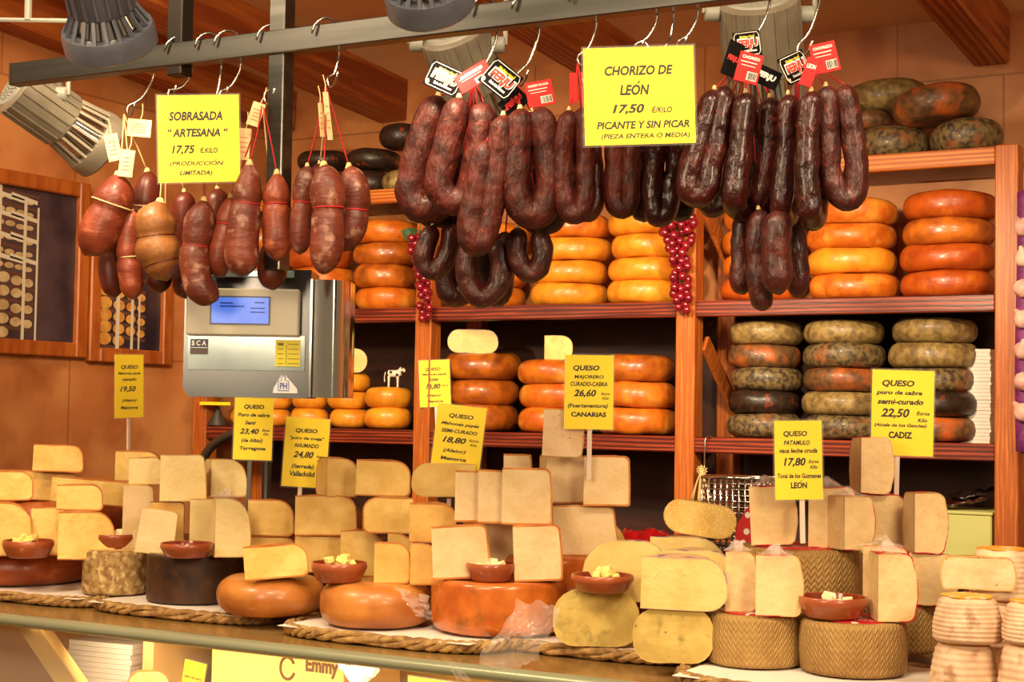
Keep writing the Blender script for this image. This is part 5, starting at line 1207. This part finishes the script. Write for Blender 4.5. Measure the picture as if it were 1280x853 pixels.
# ------------------------------------------------------------------ weighing scale hung on the steel post
def scale():
    D = Db(310)+.16; s = D/FPX; p = atD(306, 497, D); root = empty('weighing_scale', p, YAW)
    tag(root, 'steel hanging weighing scale with blue display behind the sobrasadas', 'scale')
    X = lambda x: (x-306)*s
    Zp = lambda y: (497-y)*s
    H_ = Zp(336)
    # body: chamfered front profile extruded back
    pr = [(X(228), Zp(486)), (X(236), 0), (X(384), 0), (X(386), Zp(490)), (X(386), H_), (X(228), H_)]
    V = [(a, y, b) for y in (0, .12) for a, b in pr]; n = len(pr)
    MB().add(V, [tuple(range(n))[::-1], tuple(range(n, 2*n))]+[(i, (i+1) % n, n+(i+1) % n, n+i) for i in range(n)]).build('housing', M('scale_housing', C(96, 98, 100), C(84, 84, 88), .22, scale=4, metal=.85), root, True, 30)
    # rounded mirror side panel
    P = []
    for a in range(9): t = a/8*pi/2; P.append((X(386)+.052*s/s*(1-cos(t))*0+X(434)*0+(X(434)-X(386))*sin(t), .012+.10*(1-cos(t))))
    P = [(X(386), .012)]+[(X(386)+(X(434)-X(386))*(.55+.45*sin(t)), .012+.10*(1-cos(t))) for t in [pi/2*j/8 for j in range(9)]]+[(X(386), .118)]
    n = len(P); V = [(a, b, z_) for z_ in (.002, H_*.93) for a, b in P]
    MB().add(V, [tuple(range(n))[::-1], tuple(range(n, 2*n))]+[(i, (i+1) % n, n+(i+1) % n, n+i) for i in range(n)]).build('mirror_side', CHROME, root, True, 30)
    MB().box((X(387), -.002, H_*.47), (.004, .004, H_*.92)).build('bright_edge', CHROME, root, False)
    # glossy window over the front, cream display unit above it, steel kick strip below
    MB().box((X(307), -.002, (Zp(462)+Zp(420))/2), (X(381)-X(235), .003, Zp(420)-Zp(464))).build('lower_window', M('smoked_window', C(160, 172, 172), C(126, 140, 146), .12, scale=5, metal=.4), root, False)
    MB().box((X(303), -.010, (Zp(420)+Zp(362))/2), (X(374)-X(233), .02, Zp(362)-Zp(421)), bev=.003).build('display_unit', M('scale_cream', C(186, 178, 158), rough=.4), root, True, 30)
    sc = MB().box((X(300), -.0208, (Zp(405)+Zp(373))/2), (X(336)-X(265), .002, Zp(373)-Zp(405))).build('screen', M('blue_screen', C(70, 110, 220), C(92, 130, 236), .3, scale=20, emit=C(70, 120, 240), estr=.55), root, False)
    MB().box((X(300), -.0203, (Zp(405)+Zp(373))/2), (X(338)-X(263), .002, Zp(371)-Zp(407))).build('screen_frame', M('screen_frame_grey', C(82, 88, 104), rough=.4), root, False)
    mb = MB()
    for (a, b, w_) in ((283, 380, 16), (290, 384, 30), (324, 379, 12), (322, 386, 18), (322, 391, 18)): mb.box((X(a), -.0222, Zp(b)), (w_*s, .0006, 1.5*s))
    mb.build('screen_print', M('screen_ink', C(36, 62, 150), rough=.4), sc, False)
    MB().box((X(310), .0-.004, Zp(342)), (X(372)-X(262), .008, 9*s), bev=.002).build('top_lamp_strip', M('scale_glass', C(150, 172, 176), rough=.1, metal=.4), root, True, 30)
    pl = MB().box((X(248), -.0045, Zp(430)), (22*s, .0015, 10*s)).build('logo_plate', M('logo_blue', C(44, 44, 92), rough=.4), root, False)
    o = lettering([('S C A', .5, .5, .84, .66, 0, .03)], 22*s, 10*s, .0009, pl, WHT, 'logo_print'); o.location = (X(248), -.0045, Zp(430))
    MB().box((X(248), -.0045, Zp(440)), (22*s, .0015, 8*s)).build('logo_plate', M('logo_brown', C(70, 52, 44), rough=.4), root, False)
    st = MB().box((X(359), -.0045, Zp(441)), (31*s, .0012, 33*s)).build('yellow_sticker', M('sticker_yellow', C(206, 190, 40), rough=.5), root, False)
    mb = MB()
    for k in range(5): mb.box((X(366), -.0054, Zp(430+k*6)), (14*s, .0004, .8*s)); mb.box((X(350), -.0054, Zp(430+k*6)), (7*s, .0004, (.8 if k else 3)*s))
    mb.box((X(357), -.0054, Zp(443)), (.6*s, .0004, 24*s)); mb.build('sticker_print', M('sticker_ink', C(90, 96, 30), rough=.6), st, False)
    tri = MB().add([(X(a), y, Zp(b)) for y in (-.001, -.0026) for a, b in ((341, 491), (342, 485), (351, 469), (357, 469), (371, 485), (372, 491))],
        [(5, 4, 3, 2, 1, 0), (6, 7, 8, 9, 10, 11)]+[(i, (i+1) % 6, 6+(i+1) % 6, 6+i) for i in range(6)]).build('round_cornered_triangle_sticker', M('sticker_pale', C(206, 204, 206), rough=.5), root, False)
    mb = MB(); q = .0008
    mb.tube([(X(a), -.003, Zp(b)) for a, b in ((348, 488), (347.5, 476), (352, 475), (351, 471), (354, 469.5), (357, 471), (356, 475), (360.5, 476), (361, 488), (348, 488))], .0008, 4)
    V, F = textgeo('PH', 0, .03); mb.add([Vector((X(354.4)+v.x*9*s, -.0034, Zp(482)+v.y*8*s)) for v in V], F); mb.build('sticker_print', M('sticker_blue', C(66, 82, 150), rough=.5), tri, False)
scale()

# ------------------------------------------------------------------ lamps
LG = 'shop spotlights'
def lamp(label, tail, head, rt, rh, mat, lens, power=0, slots=True, knobs=(), target=None, ring=1.0, dsz=(0, 0)):
    """tail and head: (px, py, depth) ends of the lamp; rt, rh radius in pixels there"""
    a = atD(*tail); b = atD(*head); d = (b-a); L_ = d.length; q = d.to_track_quat('-Z', 'Y')
    r1 = rt*tail[2]/FPX; r2 = rh*head[2]/FPX
    root = empty('spotlight', a); root.rotation_euler = q.to_euler(); tag(root, label, 'lamp', LG)
    mb = MB(); hb = L_*.62
    mb.lathe([(.0005, 0), (r1*.86, 0), (r1, -.006), (r1, -hb), (r1*.94, -hb-.004), (.0005, -hb-.004)], 36)
    for j in range(18):
        an = 2*pi*j/18; mb.box((r1*1.0, 0, -hb/2), (.006, .004, hb*.92), Matrix.Rotation(an, 4, 'Z'))
    mb.build('lamp_body', mat, root, True, 40)
    mb = MB()
    for j in range(20):
        an = 2*pi*j/20
        mb.tube([Matrix.Rotation(an, 3, 'Z') @ Vector((r1*.93, 0, -hb)), Matrix.Rotation(an, 3, 'Z') @ Vector((r2*.93, 0, -L_+.012))], .0042, 4)
    mb.build('cooling_fins', mat, root, True, 40)
    MB().lathe([(r2*.72, -L_+.012), (r2*1.0, -L_+.014), (r2*1.04, -L_+.004), (r2*1.04, -L_-.022), (r2*.98, -L_-.026), (r2*.72, -L_-.022), (r2*.72, -L_+.012)], 44).build('front_ring', mat, root, True, 40)
    MB().lathe([(r1*.6, -hb+.002), (r2*.72, -L_-.004)], 32).build('reflector', CHROME, root, True, 40)
    MB().lathe([(.0005, -L_-.012), (r2*.72, -L_-.012), (r2*.72, -L_-.016), (.0005, -L_-.016)], 32).build('lens', M('lamp_glass', C(250, 240, 220), rough=.05, alpha=.25), root, True, 40)
    mb = MB(); mb.lathe([(.0005, .004), (r1*.80, .004), (r1*.84, 0), (.0005, 0)], 32)
    for k in range(5):
        for j in range(max(1, k*5)): 
            rr_ = r1*.14*k; an = 2*pi*j/max(1, k*5); mb.box((rr_*cos(an), rr_*sin(an), .005), (.006, .006, .003))
    mb.build('vented_end_cap', LAMPL if mat is LAMPG else mat, root, True, 40)
    for sgn in knobs:
        kb = MB(); kb.lathe([(.0005, 0), (.016, 0), (.017, .004), (.017, .024), (.014, .027), (.0005, .027)], 16)
        dirn = (q.inverted() @ R0)*sgn
        o = kb.build('knob', LAMPL, root, True, 40); o.location = dirn*(r1*1.02)+Vector((0, 0, -hb*.22)); o.rotation_euler = dirn.to_track_quat('Z', 'Y').to_euler()
    if knobs:
        mb = MB(); up = q.inverted() @ Z
        for sgn in (-1, 1):
            c = (q.inverted() @ R0)*sgn*(r1*1.02+.028)+Vector((0, 0, -hb*.22)); mb.tube([c, c+up*.10, c+up*.16], .005, 6)
        c0 = (q.inverted() @ R0); m_ = Vector((0, 0, -hb*.22))+up*.16
        mb.tube([m_-c0*(r1*1.02+.028), m_+c0*(r1*1.02+.028)], .005, 6)
        zc = ceil_z(a.y); hh = max(.05, zc-(a.z+.16)); mb.tube([m_, m_+up*hh], .008, 8)
        mb.build('yoke_bracket', LAMPL, root, True, 40)
    if power:
        p = a+d*1.3; spot('lamp_light', p, Vector(target) if target else a+d*6, power, (1, .78, .50), 80, .8, .03)
    return root
lamp('dark blue grey spotlight in front of the bar near its wall end', (116, -44, 3.40), (136, 42, 3.50), 42, 56, LAMPB, None, 10)
lamp('dark blue grey spotlight above the middle of the bar, ring cut by the picture edge', (520, -90, 2.96), (536, -8, 3.06), 42, 54, LAMPB, None, 10)
lamp('long grey spotlight slanting down beside the wall photographs', (18, 108, 4.35), (118, 178, 4.5), 36, 42, LAMPG, None, 55, knobs=(-1, 1), target=atY(420, 430, YS))
lamp('grey spotlight with pale vented cap behind the tagged chorizos', (566, 40, 4.10), (606, 150, 4.24), 42, 42, LAMPG, None, 60, knobs=(-1, 1), target=atY(740, 430, YS))
lamp('larger grey spotlight behind the darkest chorizos', (948, -2, 3.95), (958, 135, 4.10), 50, 52, LAMPG, None, 60, knobs=(-1, 1), target=atY(1060, 430, YS))

# ------------------------------------------------------------------ things low behind the counter
ZBS = ZB+.002
c = atY(1212, 660, YS+.12); D = depth(c); s = D/FPX
hh = zat(1212, 641, D)-ZBS
bx = empty('storage_box', (c.x, c.y, ZBS), .0); tag(bx, 'plain pale green box on the lowest shelf by the end post', 'box')
PG = M('pale_green_card', C(196, 196, 124), C(186, 186, 112), .6, scale=4)
w_ = 66*s/cos(YAW)
MB().box((0, 0, hh/2), (w_, .2, hh), bev=.003).build('box_body', PG, bx, True, 30)
MB().box((0, 0, hh+.004), (w_+.006, .206, .008), bev=.002).build('box_lid', PG, bx, True, 30)
zt = ZBS+hh+.009
p_ = empty('plastic_tray_pile', (c.x, c.y, zt), YAW); tag(p_, 'dark glossy plastic packs lying on the pale green box', 'packaging')
for k, (dx, rz, col) in enumerate(((-.03, .1, C(60, 24, 16)), (.02, -.2, C(34, 26, 24)))):
    mb = MB(); n = 10; V = []; F = []; rr = random.Random(k)
    for i in range(n+1):
        for j in range(n+1):
            V.append((dx+(i/n-.5)*.12, (j/n-.5)*.10, .012+.022*k+.02*(i/n)+.012*noise.noise(Vector((i*.6, j*.6, k*7)))))
    for i in range(n):
        for j in range(n): a = i*(n+1)+j; F.append((a, a+1, a+n+2, a+n+1))
    o = mb.add(V, F).build('plastic_pack', M('plastic_dark_%d' % k, col, rough=.12, coat=.8), p_, True, 60)
    sm = o.modifiers.new('thick', 'SOLIDIFY'); sm.thickness = .006
c = atY(812, 665, YS-.30); D = depth(c); s = D/FPX
def crumple(name, mat, w_, d_, h_, seed, n=16, amp=.02):
    V = []; F = []
    for i in range(n+1):
        for j in range(n+1):
            x, y = i/n-.5, j/n-.5; e = min(1, 4*min(.5-abs(x), .5-abs(y)))
            V.append((x*w_, y*d_, h_*e+amp*noise.noise(Vector((x*7, y*7, seed)))*e+amp*.4*abs(noise.noise(Vector((x*19, y*19, seed*3.)))) ))
    for i in range(n):
        for j in range(n): a = i*(n+1)+j; F.append((a, a+1, a+n+2, a+n+1))
    o = MB().add(V, F).build(name, mat, None, True, 70); return o
wk = empty('work_table', (atY(850, 650, 3.5).x, 3.5, 0)); tag(wk, 'dark work surface behind the cheese heaps', 'table')
WT = zat(812, 684, depth(atY(812, 684, 3.5)))
MB().box((0, 0, WT-.015), (1.5, .42, .03), bev=.003).build('table_top', DARKW, wk, True, 30)
for sx in (-.7, .7):
    for sy in (-.18, .18): MB().box((sx, sy, (WT-.03)/2), (.04, .04, WT-.03)).build('leg', DARKW, wk, False)
o = crumple('wrapping_pack', M('red_plastic', C(190, 16, 30), C(150, 10, 22), .15, scale=30, coat=.8), .19, .14, .035, 3); p = atY(806, 676, 3.47); o.location = (p.x, p.y, WT+.001); o.rotation_euler = (0, 0, YAW)
tag(o, 'glossy red plastic packaging between the pale blocks and the tilted half cheese', 'packaging')
# wire mesh basket
c = atY(935, 680, 3.48); D = depth(c); s = D/FPX
bk = empty('wire_basket', (c.x, c.y, WT+.001), YAW-.3); tag(bk, 'shiny wire mesh basket behind the cream wedges', 'basket')
mb = MB(); hh = zat(935, 598, D)-WT; w_ = 108*s
for k in range(15):
    for yy in (-.05, .05): mb.tube([(-w_/2+w_*k/14, yy, 0), (-w_/2+w_*k/14, yy, hh)], .0022, 5)
for k in range(14):
    z_ = hh*k/13; mb.tube([(-w_/2, -.05, z_), (w_/2, -.05, z_), (w_/2, .05, z_), (-w_/2, .05, z_), (-w_/2, -.05, z_)], .0022, 5)
mb.build('wire_mesh', CHROME, bk, True, 80)
mb = MB(); mb.tube([(-w_/2, -.05, hh), (w_/2, -.05, hh), (w_/2, .05, hh), (-w_/2, .05, hh), (-w_/2, -.05, hh)], .004, 8); mb.build('rim_wire', CHROME, bk, True, 80)
# bag with red dots standing in front of the basket
V = [(-.042, 0, 0), (.042, 0, 0), (.03, 0, .09), (.006, 0, .12), (-.03, 0, .07)]
sb = MB().add([(a, y, b) for y in (-.006, .006) for a, _, b in V], [(4, 3, 2, 1, 0), (5, 6, 7, 8, 9)]+[(i, (i+1) % 5, 5+(i+1) % 5, 5+i) for i in range(5)]).build('paper_bag', M('dotted_red_paper', C(196, 30, 30), rough=.5, holes=(46, .28, C(236, 224, 210))), None, False)
p = atY(938, 672, 3.38); sb.location = (p.x, p.y, WT+.001); sb.rotation_euler = (0, 0, YAW); sb.scale = (1, 1, 1.1)
tag(sb, 'red paper bag with white dots before the wire basket', 'bag')
# hook with a bundle of strings
c = atY(882, 548, YS-.012); D = depth(c); s = D/FPX
hk = empty('steel_hook', (c.x, c.y, c.z), YAW*0); tag(hk, 'thin steel hook on the lower shelf rail holding cut strings', 'hook')
zz = (588-548)*s
MB().tube(spline([(.018, .03, .001), (.010, .012, .004), (.002, -.003, .002), (0, -.006, -.02), (0, -.006, -zz*.9), (-.006, -.010, -zz-.004), (-.014, -.008, -zz+.012)], .01), .0024, 8).build('hook_wire', HOOKM, hk, True, 80)
sb = empty('string_bundle', (c.x, c.y-.012, c.z-zz)); tag(sb, 'bundle of short cream strings knotted on the thin hook', 'string')
mb = MB(); rr = random.Random(2)
for k in range(14):
    a = rr.uniform(-.035, .03); mb.tube(spline([(0, -.01, 0), (a*.4, -.012-.004*rr.random(), -.03), (a, -.006, -.075-.02*rr.random())], .012), .0018, 5)
mb.build('hanging_strands', CREAMS, sb, True, 80)
mb = MB()
for k in range(10):
    a = 2*pi*k/10; mb.tube(spline([(0, -.012, 0), (.010*cos(a), -.014, .010*sin(a)), (.016*cos(a+.5), -.012, .014*sin(a+.5))], .006), .0018, 5)
mb.build('knot', CREAMS, sb, True, 80)
# curved dark tube (chair back) near the Tarragona sign
Y_ = 3.4
P = [atY(x, y, Y_) for x, y in ((250, 640), (250, 600), (254, 575), (266, 557), (285, 545), (310, 538))]
rt_ = empty('chair', (P[0].x, P[0].y, 0)); tag(rt_, 'chair seen only by its curved dark metal back behind the cheese heap', 'chair')
e2 = [Vector((p.x+.0, p.y+.0, p.z)) for p in P]
e2 += [e2[-1]+Vector((.03, .02, -.012)), e2[-1]+Vector((.045, .03, -.08))]
org = rt_.location
MB().tube(to_local(spline(e2, .02), org), .013, 12).build('back_frame', M('chair_metal', C(92, 84, 76), rough=.3, metal=.8), rt_, True, 80)
ex = e2[-1]-org; z0_ = e2[0].z
MB().tube([(0, 0, 0), (0, 0, z0_)], .013, 12).build('leg', DARKM, rt_, True, 80)
MB().tube([(ex.x, ex.y, 0), ex], .013, 12).build('leg', DARKM, rt_, True, 80)
MB().box((ex.x/2, .17, .72), (ex.x+.02, .36, .04), bev=.01).build('seat', BLACK, rt_, True, 30)
for k in (0, ex.x): MB().tube([(k, .34, 0), (k, .34, .72)], .012, 10).build('leg', DARKM, rt_, True, 80)
# garlic braid at the picture edge
c = atY(1284, 250, YS-.05); D = depth(c); s = D/FPX
gb = empty('garlic_braid', (c.x, c.y, c.z), YAW); tag(gb, 'hanging braid of garlic bulbs with purple wrap beside the end post', 'garlic')
GL = M('garlic_skin', C(226, 190, 168), C(206, 150, 140), .5, scale=30, stretch=(1, 1, .3)); PU = M('purple_net', C(120, 44, 104), C(92, 28, 84), .6, scale=60)
MB().tube(spline([(0, 0, .02), (.002, .004, -.1), (-.003, .006, -.4), (0, .008, -.62)], .03), [.014]+[.026]*60 if False else .024, 12).build('purple_wrap', PU, gb, True, 80)
for k in range(15):
    V, F = lathegeo([(.0004, -.021), (.012, -.022), (.021, -.012), (.0235, 0), (.019, .012), (.008, .022), (.0045, .034), (.0004, .036)], 16, fn=lambda p, a: Vector((p.x*(1+.06*cos(5*a)), p.y*(1+.06*cos(5*a)), p.z)))
    link('garlic_bulb', mesh('garlic_bulb', V, F, True, 70), GL, gb, ((-.014 if k % 2 else .016), -.016, -.03-k*.038), (radians(-30), radians(35 if k % 2 else -35), k*1.1))
MB().tube([(0, .0, .0), (0, .004, .09)], .002, 6).build('string', CREAMS, gb, True, 80)

# ------------------------------------------------------------------ plastic film, cardboard and things in the case, near end
def film(label, quad, D4, n, amp, seed, mat=WRAP, name='plastic_film', cat='plastic film'):
    """a crumpled sheet spanned between four measured corners"""
    A, B_, C_, E_ = [atD(x, y, d) for (x, y), d in zip(quad, D4)]; org = A.copy(); nn = (B_-A).cross(E_-A).normalized(); V = []; F = []
    for i in range(n+1):
        for j in range(n+1):
            u, v = i/n, j/n; p = (A*(1-u)*(1-v)+B_*u*(1-v)+C_*u*v+E_*(1-u)*v)-org
            q = Vector((u*1.9+v*.6, v*1.5, seed)); f = abs(noise.noise(q))*2.0+abs(noise.noise(q*2.1))*.7+noise.noise(q*4)*.12
            V.append(p+nn*(f-.4)*amp)
    for i in range(n):
        for j in range(n): a = i*(n+1)+j; F.append((a, a+1, a+n+2, a+n+1))
    o = MB().add(V, F).build(name, mat, None, True, 25, loc=org); tag(o, label, cat); return o
film('large crumpled clear bag end hanging over the counter edge', ((648, 752), (706, 758), (672, 822), (596, 826)), (3.50, 3.44, 3.42, 3.42), 22, .03, 1.0)
film('smaller crumpled film flap on the side of the wrapped cheese', ((492, 733), (536, 746), (542, 776), (520, 770)), (3.60, 3.56, 3.55, 3.57), 14, .02, 5.0)
film('loose film scrap hanging from the counter edge', ((556, 822), (566, 826), (592, 853), (572, 850)), (3.33, 3.33, 3.32, 3.32), 8, .012, 9.0)
# corrugated card slipped under the tray
p = atZ(735, 812, ZC+.004)
KR = M('corrugated_card', C(170, 130, 84), C(150, 110, 66), .8, scale=20)
o = MB().box((0, .07, 0), (.20, .22, .005)).build('cardboard_sheet', KR, None, False, loc=(p.x-.01, p.y-.015, ZC+.0035), rot=(0, 0, .25)); tag(o, 'brown corrugated card sheet under the tray edge', 'cardboard')
